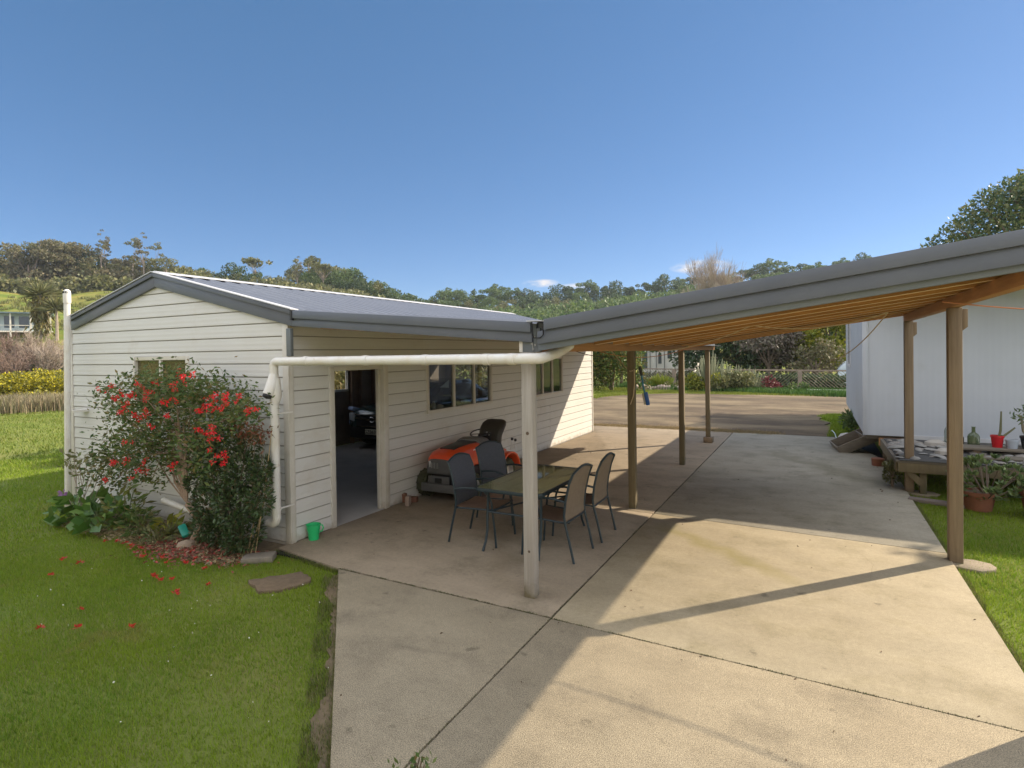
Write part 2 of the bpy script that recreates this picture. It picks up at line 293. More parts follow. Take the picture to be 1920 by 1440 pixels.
# ------------------------------------------------------------------ terrain
def rid(az):
    xs = [-180,-120,-90,-75,-69,-62,-57,-52,-48,-45,-42,-38,-34,-28,-22,-14,-8,0,5,15,40,90,180]
    hs = [4,8,17,23,25,26,24,21.5,25,22,17.5,11,15,18.5,21,23,26,27.5,28.5,28,22,10,4]
    return np.interp(az, xs, hs)
def rdist(az): return np.interp(az, [-180,-40,-33,180], [220,220,280,280])
def terrain(az, r):
    h = rid(az); D = rdist(az)
    st = np.interp(az, [-180,-60,-40,-20,180], [72,72,78,95,95])
    t = np.clip((r-st)/(D-st), 0, 1); s = t**1.12
    base = np.interp(az, [-180,-95,-80,-56,-40,180], [0,0,-1.5,-1.5,-.3,-.3]) * np.clip((r-31)/8, 0, 1)
    z = base*(1-t) + (h)*s
    z = z - np.clip(r-D-10, 0, 1e9)*.10
    z = z + np.clip((r-80)/60, 0, 1)*(np.sin(az*.9+r*.045)*.7 + np.sin(az*.31-r*.03)*.9)
    return z
def tz(x, y): return float(terrain(np.degrees(math.atan2(x, y)), math.hypot(x, y)))
def polar(az, r): return (math.sin(R(az))*r, math.cos(R(az))*r)

M_grass_soil = mat('lawn_turf', (.13,.19,.028), .95, var=(.20,.19,.06), vscale=.6, vmix=.5, tint2=(.24,.19,.08), t2scale=1.3, t2lo=.6, t2hi=.78, bump=.6, bscale=60, spec=.2)
M_hill = mat('pasture', (.17,.205,.035), .95, var=(.10,.145,.028), vscale=.16, vmix=.3, tint2=(.30,.245,.07), t2scale=.09, t2lo=.46, t2hi=.66, spec=.1, detail=10)
def ring_mesh(name, rs, azs, m):
    A, Rr = np.meshgrid(azs, rs); Z = terrain(A, Rr)
    Z = np.where(Rr < 31, -.045, Z-.05)
    V = np.stack([np.sin(np.radians(A))*Rr, np.cos(np.radians(A))*Rr, Z], -1).reshape(-1, 3)
    nr, na = len(rs), len(azs); i = np.arange(nr-1)[:, None]*na + np.arange(na-1)[None]; i = i.ravel()
    F = np.stack([i, i+na, i+na+1, i+1], -1)
    return np_mesh(name, V, F, m, smooth=True)
azs = np.linspace(-180, 180, 361)
o = ring_mesh('lawn', np.array([0,2,4,7,10,15,20,25,31,34,38.]), azs, M_grass_soil); setp(o, kind='structure')
o = ring_mesh('hillside', np.concatenate([np.linspace(38,100,20), np.linspace(106,300,50), np.array([330,400,600,1200.])]), azs, M_hill); setp(o, kind='structure')

def slab(name, poly, key, z=0.0):
    mb = MB(); mb.prism(poly, z-.11, z, 'z'); o = mb.build(name, M_conc[key], bev=.006, seg=2); setp(o, kind='structure'); return o
g = .007
slab('patio_slab', [(-5.47,4.50),(-4.36,4.345),(-1.955-g,4.30+g),(-1.955-g,7.70-g),(-5.44,7.70-g)], 'patio')
slab('patio_slab', [(-5.44,7.70+g),(-1.955-g,7.70+g),(-1.955-g,16.2),(-5.83,16.2),(-5.83,15.02),(-5.44,15.0)], 'patio')
slab('path_slab', [(-4.36,4.335-g),(-1.83-.125,1.84),(-1.95-g,4.29)], 'front')
slab('driveway_slab', [(-1.95+g,4.29-g),(-1.95+g,1.80),(-1.83,1.69),(3.2,-3.6),(3.2,-1),(1.225,-1),(1.225,4.20)], 'front')
slab('driveway_slab', [(-1.95+g,4.29+g),(1.225,4.20+g),(1.225,7.52-g),(-1.95+g,7.70-g)], 'mid')
slab('driveway_slab', [(-1.95+g,7.70+g),(1.225,7.52+g),(1.225,13.0),(.55,16.22),(-1.95+g,16.2)], 'far')
mb = MB(); mb.box(-5.43,-1.2,4.4,16.1,-.035,-.018); mb.box(-2.0,1.2,0,16.1,-.034,-.017)
setp(mb.build('joint_bed', M_black), kind='structure')
mb = MB()
gp = [(-5.8,16.16),(.6,16.16),(.7,17.4),(.1,20.5),(.3,22),(3,23.5),(7,28),(4,31.3),(0,30.3),(-5.5,30.6),(-8.7,28.6),(-9.6,25.2),(-9.0,21.5),(-7.8,18.2)]
# irregular gravel edge
gpp = []
for i in range(len(gp)):
    a, b = Vector(gp[i]), Vector(gp[(i+1) % len(gp)]); n = max(1, int((b-a).length/.5))
    for k in range(n):
        p = a.lerp(b, k/n); j = .0 if i == 0 else .22; gpp.append((p.x+random.uniform(-j,j), p.y+random.uniform(-j,j)))
mb.prism(gpp, -.06, -.012); setp(mb.build('gravel_yard', M_gravel), kind='structure')

# ------------------------------------------------------------------ garage
GX0, GX1, GY0, GY1 = -10.33, -5.45, 4.68, 14.95
def zr(x): return 3.36 - .2364*abs(x+7.99)            # top of gable roof
def siding(mb, P0, D, Nn, srng, z0, z1, ops=(), pitch=.162, dep=.011, mi=0):
    P0 = Vector(P0); D = Vector(D); Nn = Vector(Nn); lv = []
    k0 = math.floor(z0/pitch); z = k0*pitch
    while z < z1:
        lv += [(z+.0005, -.008), (z+.0115, -.008), (z+.013, dep), (z+.055, dep*.8), (z+.108, dep*.62), (z+pitch-.0005, dep*.25)]; z += pitch
    cuts = sorted(set([z0, z1] + [v for o_ in ops for v in (o_[2], o_[3]) if z0 < v < z1]))
    allv = []
    lv = [l for l in lv if z0 <= l[0] <= z1]
    for c in cuts:
        prv = [l for l in lv if l[0] <= c]; nx = [l for l in lv if l[0] > c]
        o_ = prv[-1][1] if prv else (nx[0][1] if nx else 0); allv.append((c, o_))
    lv = sorted(lv + allv)
    for (za, oa), (zb, ob) in zip(lv[:-1], lv[1:]):
        if zb-za < 1e-6: continue
        zm = (za+zb)/2; a0, a1 = srng(za); b0, b1 = srng(zb)
        iv = [(None, None)]; blk = sorted([(o_[0], o_[1]) for o_ in ops if o_[2] < zm < o_[3]])
        segs = []; ca, cb = a0, b0
        for u, v in blk: segs.append((ca, u, cb, u)); ca = cb = v
        segs.append((ca, a1, cb, b1))
        for sa0, sa1, sb0, sb1 in segs:
            if sa1-sa0 < 1e-4 and sb1-sb0 < 1e-4: continue
            P = lambda s_, z_, o_: tuple(P0 + D*s_ + Nn*o_ + Vector((0,0,z_)))
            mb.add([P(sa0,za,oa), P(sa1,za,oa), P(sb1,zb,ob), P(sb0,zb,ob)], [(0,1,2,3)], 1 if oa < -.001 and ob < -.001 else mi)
def pane_stuff(parent, axis, fixed, a0, a1, z0, z1, muls, M_fr, M_gl, out, fw=.05, depth=.06, name='window', label=None):
    """window in a wall; axis 'y' : runs along Y at x=fixed ; axis 'x' : runs along X at y=fixed. out=+1/-1 outward sign"""
    mb = MB(); t0, t1 = sorted((fixed-out*.05, fixed+out*.028))
    def bx(u0, u1, v0, v1, e=0):
        s0, s1 = (t0, t1+e) if out > 0 else (t0-e, t1)
        if axis == 'y': mb.box(s0, s1, u0, u1, v0, v1)
        else: mb.box(u0, u1, s0, s1, v0, v1)
    bx(a0-fw, a0, z0-fw, z1+fw); bx(a1, a1+fw, z0-fw, z1+fw); bx(a0, a1, z0-fw, z0, .006); bx(a0, a1, z1, z1+fw)
    w_ = mb.build(name, M_fr, parent, bev=.003, label=label)
    mb = MB()
    s0_, s1_ = (t0+.01, t1-.006) if out > 0 else (t0+.006, t1-.01)
    edges = [a0] + list(muls) + [a1]
    for m_ in muls:
        mb = MB()
        if axis == 'y': mb.box(s0_, s1_, m_-.02, m_+.02, z0, z1)
        else: mb.box(m_-.02, m_+.02, s0_, s1_, z0, z1)
        mb.build('mullion', M_fr, w_, bev=.003)
    for u, v in zip(edges[:-1], edges[1:]):
        mb = MB(); c = fixed-out*.012
        if axis == 'y': mb.box(c-.002, c+.002, u+.001, v-.001, z0+.001, z1-.001)
        else: mb.box(u+.001, v-.001, c-.002, c+.002, z0+.001, z1-.001)
        mb.build('pane', M_gl, w_)
    return w_
M_gl = glass('window_glass', (.75,.78,.78), .015, .12, (.06,.06,.07))
M_glc = glass('grass_reflection_glass', (.75,.75,.7), .02, .55, (.17,.14,.07))  # brown reflection of grass painted into the pane colour
garage = empty('garage', (-7.9, 4.68, 0), 'long cream weatherboard garage with grey gable roof and open side door beside the patio', 'garage')
DOOR = (5.38, 6.32, -.02, 2.0); W1 = (7.40, 9.36, 1.30, 2.03); W2 = (11.28, 12.80, 1.27, 2.05)
mb = MB()
siding(mb, (GX1, 0, 0), (0,1,0), (1,0,0), lambda z: (GY0+.05, GY1-.03), .0, 2.66, [DOOR, W1, W2])
for y in (5.2, 9.9, 12.1): mb.box(GX1-.02, GX1+.0115, y-.003, y+.003, .02, 1.1 if y != 5.2 else .1)
M_lapshade = mat('lap_shade', (.31,.29,.26), .9)  # groove tone painted dark to draw the shade under each lap
side_wall = mb.build('side_wall', [M_clad, M_lapshade], garage)
mb = MB(); GW = (-8.53, -7.37, 1.55, 2.17)
def gr(z):
    if z < 2.60: return (GX0, GX1)
    d = (3.36-.10-z)/.2364; return (max(GX0, -7.99-d), min(GX1, -7.99+d))
siding(mb, (0, GY0, 0), (1,0,0), (0,-1,0), gr, -.12, 3.24, [GW])
mb.build('gable_wall', [M_clad, M_lapshade], garage)
mb = MB(); mb.box(GX0, GX1, GY0+.06, GY0+.07, -.1, 1.5); mb.box(GX0, -9.95, GY1-.02, GY1, 0, 2.7); mb.box(-7.3, GX1, GY1-.02, GY1, 0, 2.7); mb.box(-9.95, -7.3, GY1-.02, GY1, 2.2, 2.7)  # opening added in the unseen end wall to let light onto the car
# back (far long) wall with window opening, inside lining
for y0, y1, z0, z1 in ((GY0+.07,9.2,0,2.72),(9.2,10.62,0,1.36),(9.2,10.62,1.98,2.72),(10.62,GY1-.02,0,2.72)): mb.box(GX0, GX0+.03, y0, y1, z0, z1)
M_lin = mat('bare_inner_lining', (.34,.27,.21), .8, var=(.16,.13,.11), vscale=2)
mb.build('inner_lining', M_lin, garage)
# inner studs and shelves that show through the door
mb = MB()
for y in (10.70, 11.02, 11.5, 12.1, 12.7): mb.box(GX0+.03, GX0+.12, y, y+.05, 0, 2.7)
mb.box(GX0+.031, GX0+.05, 10.78, 11.0, .5, 2.6); mb.build('stud', mat('stud_timber', (.34,.22,.14), .7, var=(.2,.12,.08), vscale=4), garage)
pane_stuff(garage, 'y', GX0+.0, 9.2, 10.62, 1.36, 1.98, [9.9], M_white, glass('clear_glass', (.95,.95,.95), .02, .0), -1)
pane_stuff(garage, 'x', GY0, -8.53, -7.37, 1.55, 2.17, [-7.95], M_white, M_glc, -1)
pane_stuff(garage, 'y', GX1, *W1[:2], *W1[2:], [8.13, 8.78], M_trim, M_gl, 1)
pane_stuff(garage, 'y', GX1, *W2[:2], *W2[2:], [11.72, 12.25], M_trim, M_gl, 1)
# door frame
mb = MB(); mb.box(GX1-.10, GX1+.022, 5.30, 5.38, 0, 2.05); mb.box(GX1-.10, GX1+.022, 6.32, 6.42, 0, 2.05); mb.box(GX1-.10, GX1+.018, 5.38, 6.32, 2.0, 2.06)
mb.box(GX1-.10, GX1-.04, 6.28, 6.32, 0, 2.0)
dfm = mb.build('door_frame', M_trim, garage, bev=.004)
mb = MB(); mb.box(GX1-.16, GX1-.12, 6.46, 7.30, .02, 1.98)   # door leaf folded back inside
mb.build('door', M_trim, garage, bev=.004)
# corner trims
mb = MB(); mb.box(GX1-.075, GX1+.022, GY0-.022, GY0+.0, -.1, 2.655); mb.box(GX1+.0, GX1+.022, GY0+.0, GY0+.055, -.02, 2.60)
mb.build('corner_trim', M_trim, garage, bev=.003)
mb = MB(); mb.box(GX0-.022, GX0+.07, GY0-.022, GY0, -.1, 2.74); mb.build('corner_trim', M_trim, garage, bev=.003)
mb = MB(); mb.box(GX1-.03, GX1+.022, GY1-.04, GY1+.02, 0, 2.6); mb.build('corner_trim', M_trim, garage, bev=.003)
# floor
mb = MB(); mb.box(GX0+.03, GX1-.0, GY0+.07, GY1-.02, -.10, -.004); mb.build('garage_floor', M_cfloor, garage)
# ribbed roof
RY0, RY1 = 4.66, 15.05
def ribbed(x0, z0, x1, z1, y0, y1, pitch=.25, h=.036, th=.0):
    mb = MB(); ys = []; y = y0
    while y < y1-.01:
        for dy, hh in ((0,0),(.150,0),(.175,h),(.215,h),(.240,0)):
            if y+dy <= y1: ys.append((y+dy, hh))
        y += pitch
    ys.append((y1, 0)); n = len(ys); vs = [(x0, a, z0+b) for a, b in ys] + [(x1, a, z1+b) for a, b in ys]
    mb.add(vs, [(i, i+1, n+i+1, n+i) for i in range(n-1)]); return mb
mb = ribbed(-7.99, 3.345, -5.32, zr(-5.32)-.02, RY0, RY1); mb.build('roof', M_roof, garage)
mb = ribbed(-10.22, zr(-10.22)-.02, -7.99, 3.345, RY0, RY1); mb.build('roof', M_roof, garage)
mb = MB()
mb.prism([(-8.15,3.345),(-7.99,3.385),(-7.83,3.345),(-7.83,3.352),(-7.99,3.395),(-8.15,3.352)], RY0-.03, RY1, 'y'); mb.build('ridge_cap', M_flash, garage)
mb = MB()
for sgn, xe in ((1,-5.29),(-1,-10.21)):
    a = [(-7.99,3.375),(xe,zr(xe)+.012),(xe,zr(xe)+.022),(-7.99,3.385)]
    if sgn < 0: a = a[::-1]
    mb.prism(a, 4.585, 4.70, 'y')
mb.build('verge_flashing', M_flash, garage)
# bargeboards (two bands)
def barge(x0, x1, top, bot, y0, y1):
    a = [(x0, zr(x0)+top), (x1, zr(x1)+top), (x1, zr(x1)+bot), (x0, zr(x0)+bot)]
    mb = MB(); mb.prism(a, y0, y1, 'y'); return mb
for x0, x1 in ((-7.99,-5.31),(-10.20,-7.99)):
    barge(x0, x1, .005, -.185, 4.63, 4.672).build('bargeboard', M_slate, garage, bev=.003)
    barge(x0, x1, .010, -.045, 4.60, 4.63).build('bargeboard', M_slate, garage, bev=.003)
mb = MB(); mb.box(-5.40, GX1+.12, 4.61, 4.655, 2.2, 2.52); mb.build('corner_board', M_slate2, garage, bev=.003)

# ------------------------------------------------------------------ patio roof (between garage and valley)
def zp(x): return 2.7257 - .0825*(x+5.308)
patio = empty('patio_roof', (-3.8, 4.6, 0), 'low grey ribbed lean-to roof over the patio, joined to the garage side', 'lean-to roof')
mb = ribbed(-5.32, 2.706, -2.22, zp(-2.22)-.012, RY0, RY1); mb.build('roof', M_roof, patio)
def band(x0, x1, zf, t, b, y0, y1): 
    mb = MB(); mb.prism([(x0, zf(x0)+t), (x1, zf(x1)+t), (x1, zf(x1)+b), (x0, zf(x0)+b)], y0, y1, 'y'); return mb
band(-5.27, -2.25, zp, 0, -.090, 4.59, 4.62).build('fascia', M_slate, patio, bev=.002)
band(-5.305, -2.25, zp, -.090, -.180, 4.62, 4.65).build('fascia', M_slate, patio, bev=.002)
band(-5.305, -2.22, zp, -.01, -.16, 4.65, 4.68).build('fascia_backing', M_slate2, patio)
mb = MB(); mb.box(-5.305, -5.275, 4.585, 4.62, 2.61, 2.726); mb.build('end_cap', M_dark, patio)
mb = MB(); mb.prism([(-2.28, zp(-2.28)+.004), (-2.115, 2.477), (-2.115, 2.483), (-2.28, zp(-2.28)+.012)], 4.57, 5.0, 'y'); mb.build('valley_flashing', M_flash, patio)
for k in range(9):
    y = 5.2 + k*1.2; mb = MB(); mb.beam((-5.44, y, 2.60), (-2.3, y, 2.36), .045, .12); mb.build('rafter', M_rafter, patio)
mb = MB(); mb.box(-5.43, -5.38, 4.70, 15.0, 2.55, 2.63); mb.build('ledger', M_rafter, patio)
mb = MB(); mb.prism([(-5.32, 2.68), (-2.26, zp(-2.26)-.05), (-2.26, zp(-2.26)-.035), (-5.32, 2.695)], 4.69, 15.0, 'y'); mb.build('roof_lining', mat('lining_board', (.72,.60,.44), .7), patio)
# valley beam on the post row, gutter
mb = MB(); mb.box(-2.33, -2.23, 4.70, 15.0, 2.205, 2.325); mb.build('valley_beam', M_beamw, patio, bev=.004)
mb = MB(); mb.box(-2.22, -2.07, 4.70, 14.98, 2.30, 2.308); mb.box(-2.228, -2.212, 4.70, 14.98, 2.3082, 2.482); mb.box(-2.095, -2.07, 4.69, 10.7, 2.3082, 2.492); mb.box(-2.228,-2.07,4.685,4.699,2.30,2.47); mb.build('valley_gutter', M_slate, patio)
mb = MB(); mb.tube([(-2.225,4.575,2.475),(-2.22,4.575,2.365),(-2.205,4.575,2.33),(-2.145,4.575,2.33),(-2.115,4.575,2.355),(-2.11,4.575,2.475)], .006, 6); mb.build('gutter_outline', M_black, patio)
# grey front board and bracket above the front post
mb = MB(); mb.box(-2.36, -2.185, 4.655, 4.70, 2.205, 2.42); mb.build('post_cap_board', M_slate2, patio, bev=.004)
mb = MB(); mb.box(-2.395, -2.362, 4.655, 4.70, 2.205, 2.34); mb.build('edge_board', M_white, patio)
mb = MB()
for x, z in ((-2.27,2.34),(-2.235,2.34),(-2.265,2.28),(-2.23,2.27),(-2.25,2.235)): mb.lathe([(0,-.006),(.009,-.006),(.009,.004),(0,.004)], (x,4.65,z), 8, rot=rotm(R(90)))
mb.box(-2.257,-2.250,4.647,4.654,2.22,2.345); mb.build('bracket', M_bolt, patio)
for i, (y, m_, s_) in enumerate(((4.61, M_timb_w, .104), (7.86, M_timb_g, .10), (11.24, M_timb_g, .10), (14.25, M_timb_g, .10))):
    mb = MB(); mb.box(-2.28-s_/2, -2.28+s_/2, y-s_/2+ (0 if i else .0), y+s_/2, 0.0, 2.203); mb.build('post', m_, patio, bev=.008, label='weathered pale grey front post' if i == 0 else None)
mb = MB(); mb.box(-2.37, -2.17, 14.11, 14.36, 0, .13); mb.build('post_base_block', M_timb_b, patio, bev=.008)

# ------------------------------------------------------------------ carport (rises to the right)
def zc(x): return 2.4977 + .1295*(x+2.074)
carport = empty('carport', (-.4, 4.6, 0), 'carport roof with broad grey fascia and orange timber rafters over the driveway', 'carport')
band(-2.105, 1.376, zc, .0, -.096, 4.56, 4.59).build('fascia', M_slate, carport, bev=.002)
band(-2.18, 1.376, zc, -.096, -.210, 4.59, 4.615).build('fascia', M_slate, carport, bev=.002)
mb = MB(); mb.prism([(-2.187, 2.2155), (1.376, 2.6928), (1.376, zc(1.376)-.12), (-2.187, zc(-2.187)-.15)], 4.62, 4.66, 'y'); mb.build('front_beam', M_slate2, carport, bev=.003, label='flaking blue-grey painted lower fascia board')
mb = MB(); mb.prism([(-2.10, zc(-2.10)-.02), (1.375, zc(1.375)-.02), (1.375, zc(1.375)-.005), (-2.10, zc(-2.10)-.005)], 4.595, 10.74, 'y'); mb.build('roof', M_roof, carport)
M_under = mat('bounce_pale_underside', (.86,.66,.40), .6, var=(.74,.52,.28), vscale=5, stretch=(.5,9,9))  # rafter bottoms painted paler than the sides, for light bounced off the slab
def zraf(x): return 2.275 + .135*(x+2.0)          # bottom of rafters
n_r = 10
for k in range(n_r):
    y = 5.02 + k*(10.60-5.02)/(n_r-1)
    mb = MB(); xs = 1.33
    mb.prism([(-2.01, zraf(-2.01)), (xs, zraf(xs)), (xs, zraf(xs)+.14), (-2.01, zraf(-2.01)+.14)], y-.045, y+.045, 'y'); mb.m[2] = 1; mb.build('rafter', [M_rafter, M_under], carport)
mb = MB(); mb.prism([(-2.03, zraf(-2.03)+.141), (1.34, zraf(1.34)+.141), (1.34, zraf(1.34)+.150), (-2.03, zraf(-2.03)+.150)], 4.67, 10.68, 'y'); mb.build('roof_lining', mat('roof_underlay', (.22,.11,.045), .7, var=(.14,.07,.03), vscale=3), carport)
mb = MB(); mb.prism([(-2.03, zraf(-2.03)-.02), (1.34, zraf(1.34)-.02), (1.34, zraf(1.34)+.13), (-2.03, zraf(-2.03)+.13)], 10.66, 10.70, 'y'); mb.build('end_rafter', M_rafter, carport)
mb = MB(); mb.prism([(1.345, 2.715), (1.37, 2.715), (1.37, 2.90), (1.345, 2.90)], 4.67, 10.73, 'y'); mb.build('side_fascia', M_slate, carport)
mb = MB(); mb.box(1.215, 1.305, 4.68, 10.74, zraf(1.26)-.115, zraf(1.26)-.004); mb.build('side_beam', M_beamw, carport, bev=.004)
mb = MB(); mb.prism([(1.262,2.42),(1.34,2.48),(1.34,2.60),(1.262,2.60)], 7.27, 7.35, 'y'); 
for y, s_ in ((4.30,.115),(7.31,.118),(10.58,.115)):
    p = MB(); p.box(1.26-s_/2, 1.26+s_/2, y-s_/2, y+s_/2, -.02, zraf(1.26)-.116); po = p.build('post', M_timb_b, carport, bev=.008)
    b = MB(); b.prism([(1.26+s_/2+.001,2.36),(1.26+s_/2+.045,2.40),(1.26+s_/2+.045,2.58),(1.26+s_/2+.001,2.58)], y-.05, y+.05, 'y'); b.build('post_bracket', M_timb_b, carport, bev=.004)
    f = MB(); 
    rr = random.Random(int(y*10)); f.prism([(1.34+ (.27+rr.uniform(-.05,.05))*math.cos(t*math.pi/5), y-.02+(.17+rr.uniform(-.04,.04))*math.sin(t*math.pi/5)) for t in range(10)], -.06, -.012); f.build('post_footing', M_conc['patio'], carport, bev=.01)

# ------------------------------------------------------------------ white drain pipe along the patio front
dp = empty('drainpipe', (-5.42, 4.45, 0), 'white plastic drainpipe running across the patio front and down the garage corner', 'drainpipe')
def arc(c, r_, a0, a1, u, v, n=8):
    c = Vector(c); u = Vector(u); v = Vector(v)
    return [tuple(c + u*r_*math.cos(R(a0+(a1-a0)*i/n)) + v*r_*math.sin(R(a0+(a1-a0)*i/n))) for i in range(n+1)]
mb = MB(); pr = .048
mb.tube([(-5.36,4.45,2.142),(-2.26,4.45,2.148)] + arc((-2.26,4.57,2.148), .12, -90, 0, (1,0,0), (0,1,0))[1:] + [(-2.135,4.95,2.20),(-2.12,5.2,2.27)], pr, 16); mb.build('horizontal_pipe', M_pvc, dp, smooth=True)
mb = MB(); mb.tube(arc((-5.36,4.45,2.082), .06, 90, 180, (1,0,0), (0,0,1)) + [(-5.42,4.45,.37)] + arc((-5.50,4.45,.37), .08, 0, -90, (1,0,0), (0,0,1)) + [(-5.56,4.45,.29)], pr, 16); mb.build('downpipe', M_pvc, dp, smooth=True)
for x in (-4.9,-4.05,-3.3,-2.62,-2.36):
    mb = MB(); mb.tube([(x-.03,4.45,2.145),(x+.03,4.45,2.145)], pr+.005, 16); mb.build('pipe_collar', M_pvc, dp, smooth=True)
for z in (1.42,.46):
    mb = MB(); mb.tube([(-5.42,4.45,z-.025),(-5.42,4.45,z+.025)], pr+.005, 16); mb.build('pipe_collar', M_pvc, dp, smooth=True)
for z in (1.55,.47):
    mb = MB(); mb.box(-5.395, -5.38, 4.47, 4.672, z-.007, z+.007); mb.build('pipe_bracket', M_pvc, dp)
# leaf diverter head with dark angled mouth
mb = MB(); c = Vector((-5.42,4.45,1.87)); 
mb.tube([(-5.42,4.45,2.0),(-5.422,4.44,1.93),(-5.43,4.41,1.83),(-5.44,4.385,1.77)], .06, 16, radii=[.05,.062,.066,.064]); mb.tube([(-5.405,4.46,1.95),(-5.40,4.46,1.75),(-5.42,4.45,1.66)], .05, 14, radii=[.05,.062,.05]); dv = mb.build('leaf_diverter', M_pvc, dp, smooth=True)
mb = MB(); mb.lathe([(.0,.0),(.052,.0),(.052,-.02),(.046,-.03),(0,-.045)], (-5.443,4.379,1.765), 16, rot=rotm(R(-25))); mb.build('mesh_mouth', M_dark, dv, smooth=True)

vp = empty('vent_pipe', (-10.16, 4.55, 0), 'tall white vent pipe with slotted cap at the far left garage corner', 'vent pipe')
mb = MB(); mb.tube([(-9.99,4.44,-.1),(-9.87,4.44,3.14)], .042, 18); mb.build('pipe', M_pvc, vp, smooth=True)
mb = MB(); mb.lathe([(.049,3.04),(.050,3.06),(.050,3.18),(.045,3.22),(.024,3.245),(0,3.25)], (-9.872,4.44,0), 18); cap_ = mb.build('cap', M_pvc, vp, smooth=True)
mb = MB()
for j in range(7):
    t = -2.9 + j*.42; mb.obox((-9.872+.048*math.cos(t), 4.44+.048*math.sin(t), 3.20), (.010,.010,.03), rotm(0,0,t))
mb.build('cap_slot', M_black, cap_)
mb = MB(); mb.box(-10.0,-9.82,4.47,4.672,1.40,1.43); mb.build('bracket', M_pvc, vp)
wp = MB(); wp.tube([(-7.7,4.52,.30),(-6.55,4.50,.17)], .04, 14); o = wp.build('spare_pipe', M_pvc, None, smooth=True); setp(o, 'white plastic pipe lying along the garage foot behind the red flowered shrub', 'pipe')

# ------------------------------------------------------------------ outdoor furniture
M_frame = mat('dark_teal_powdercoat', (.012,.026,.036), .38, var=(.02,.036,.046), vscale=8)
M_sling = mat('brown_sling_mesh', (.20,.125,.085), .75, var=(.15,.09,.06), vscale=20, bump=.35, bscale=400)
M_slingg = mat('grey_sling_mesh', (.085,.095,.12), .75, var=(.065,.07,.09), vscale=20, stretch=(1,1,3), bump=.35, bscale=400)
def make_chair(loc, rz, label, sling, seatm):
    """local: seat faces +X, origin at centre of footprint"""
    t = empty('patio_chair', loc, label, 'chair', 'sling chairs around the glass table', rz)
    W = .265
    for s in (-1, 1):
        y = s*W
        mb = MB(); mb.tube([(.285,y,0),(.27,y,.2),(.245,y,.40),(.235,y,.50),(.20,y,.585),(.13,y,.635),(.02,y,.655),(-.12,y,.65),(-.245,y,.63)], .0125, 8); mb.build('leg', M_frame, t, smooth=True, world=False)
        mb = MB(); mb.tube([(-.33,y,0),(-.285,y,.2),(-.235,y,.40),(-.225,y,.48),(-.245,y,.65),(-.285,y,.82),(-.33,y*.97,.93)], .0135, 8); mb.build('leg', M_frame, t, smooth=True, world=False)
        mb = MB(); mb.lathe([(0,0),(.017,0),(.017,.02),(.013,.025)], (.285,y,0), 10); mb.lathe([(0,0),(.017,0),(.017,.02),(.013,.025)], (-.33,y,0), 10); 
    mb = MB()
    mb.tube([(.25,-W,.405),(.255,W,.405)], .011, 8); mb.tube([(-.235,-W,.405),(-.235,W,.405)], .011, 8)
    for s in (-1,1): mb.tube([(.245,s*(W-.02),.42),(-.235,s*(W-.02),.405)], .011, 8)
    mb.build('seat_frame', M_frame, t, smooth=True, world=False)
    mb = MB(); pts = []
    for k in range(13):
        a = k/12; y = -W*.97 + 2*W*.97*a; pts.append((-.33-.012*math.sin(math.pi*a), y, .93+.055*math.sin(math.pi*a)))
    mb.tube(pts, .0135, 8); mb.build('back_rail', M_frame, t, smooth=True, world=False)
    def sheet(fn, nu, nv, th, name, m_):
        vs = []
        for sg in (0, 1):
            for i in range(nu+1):
                for j in range(nv+1): p, nn = fn(i/nu, j/nv); vs.append(Vector(p)+Vector(nn)*th*sg)
        fs = []; k = (nu+1)*(nv+1); q = lambda i, j: i*(nv+1)+j
        for i in range(nu):
            for j in range(nv):
                fs.append((q(i,j),q(i+1,j),q(i+1,j+1),q(i,j+1))); fs.append((k+q(i,j),k+q(i,j+1),k+q(i+1,j+1),k+q(i+1,j)))
        for j in range(nv): fs.append((q(0,j),q(0,j+1),k+q(0,j+1),k+q(0,j))); fs.append((q(nu,j+1),q(nu,j),k+q(nu,j),k+q(nu,j+1)))
        for i in range(nu): fs.append((q(i+1,0),q(i,0),k+q(i,0),k+q(i+1,0))); fs.append((q(i,nv),q(i+1,nv),k+q(i+1,nv),k+q(i,nv)))
        mb = MB(); mb.add(vs, fs); mb.build(name, m_, t, smooth=True, world=False)
    sheet(lambda u, v: ((.245-.48*u, (v-.5)*2*(W-.022), .425-.02*math.sin(math.pi*u)-.012*math.sin(math.pi*v)), (0,0,1)), 8, 6, .006, 'seat', seatm)
    prof = [(-.232,.43),(-.225,.50),(-.245,.65),(-.285,.82),(-.333,.945)]
    def back(u, v):
        f = u*4; i = min(int(f),3); a = f-i; x = prof[i][0]*(1-a)+prof[i+1][0]*a; z = prof[i][1]*(1-a)+prof[i+1][1]*a
        return ((x-.012*math.sin(math.pi*v), (v-.5)*2*(W-.012), z + (.05*math.sin(math.pi*v)*u**4)), (1,0,0))
    sheet(back, 10, 6, .006, 'backrest', sling)
    return t
make_chair((-3.50,5.82,0), R(4), 'sling chair at the near left corner of the glass table, blue-grey back towards the mower', M_slingg, M_sling)
make_chair((-3.66,6.72,0), R(-10), 'sling chair behind the glass table, only its blue-grey back showing before the mower', M_slingg, M_sling)
M_slingt = mat('tan_sling_mesh', (.27,.21,.155), .75, var=(.22,.17,.12), vscale=20, bump=.35, bscale=400, transl=.25)
make_chair((-2.55,5.78,0), R(178), 'tan backed sling chair just right of the front post', M_slingt, M_sling)
make_chair((-2.52,6.52,0), R(181), 'tan backed sling chair furthest right, beside the second post', M_slingt, M_sling)
tb = empty('glass_table', (-2.93, 6.05, 0), 'rectangular patio table with green tinted glass top and curved dark legs', 'table')
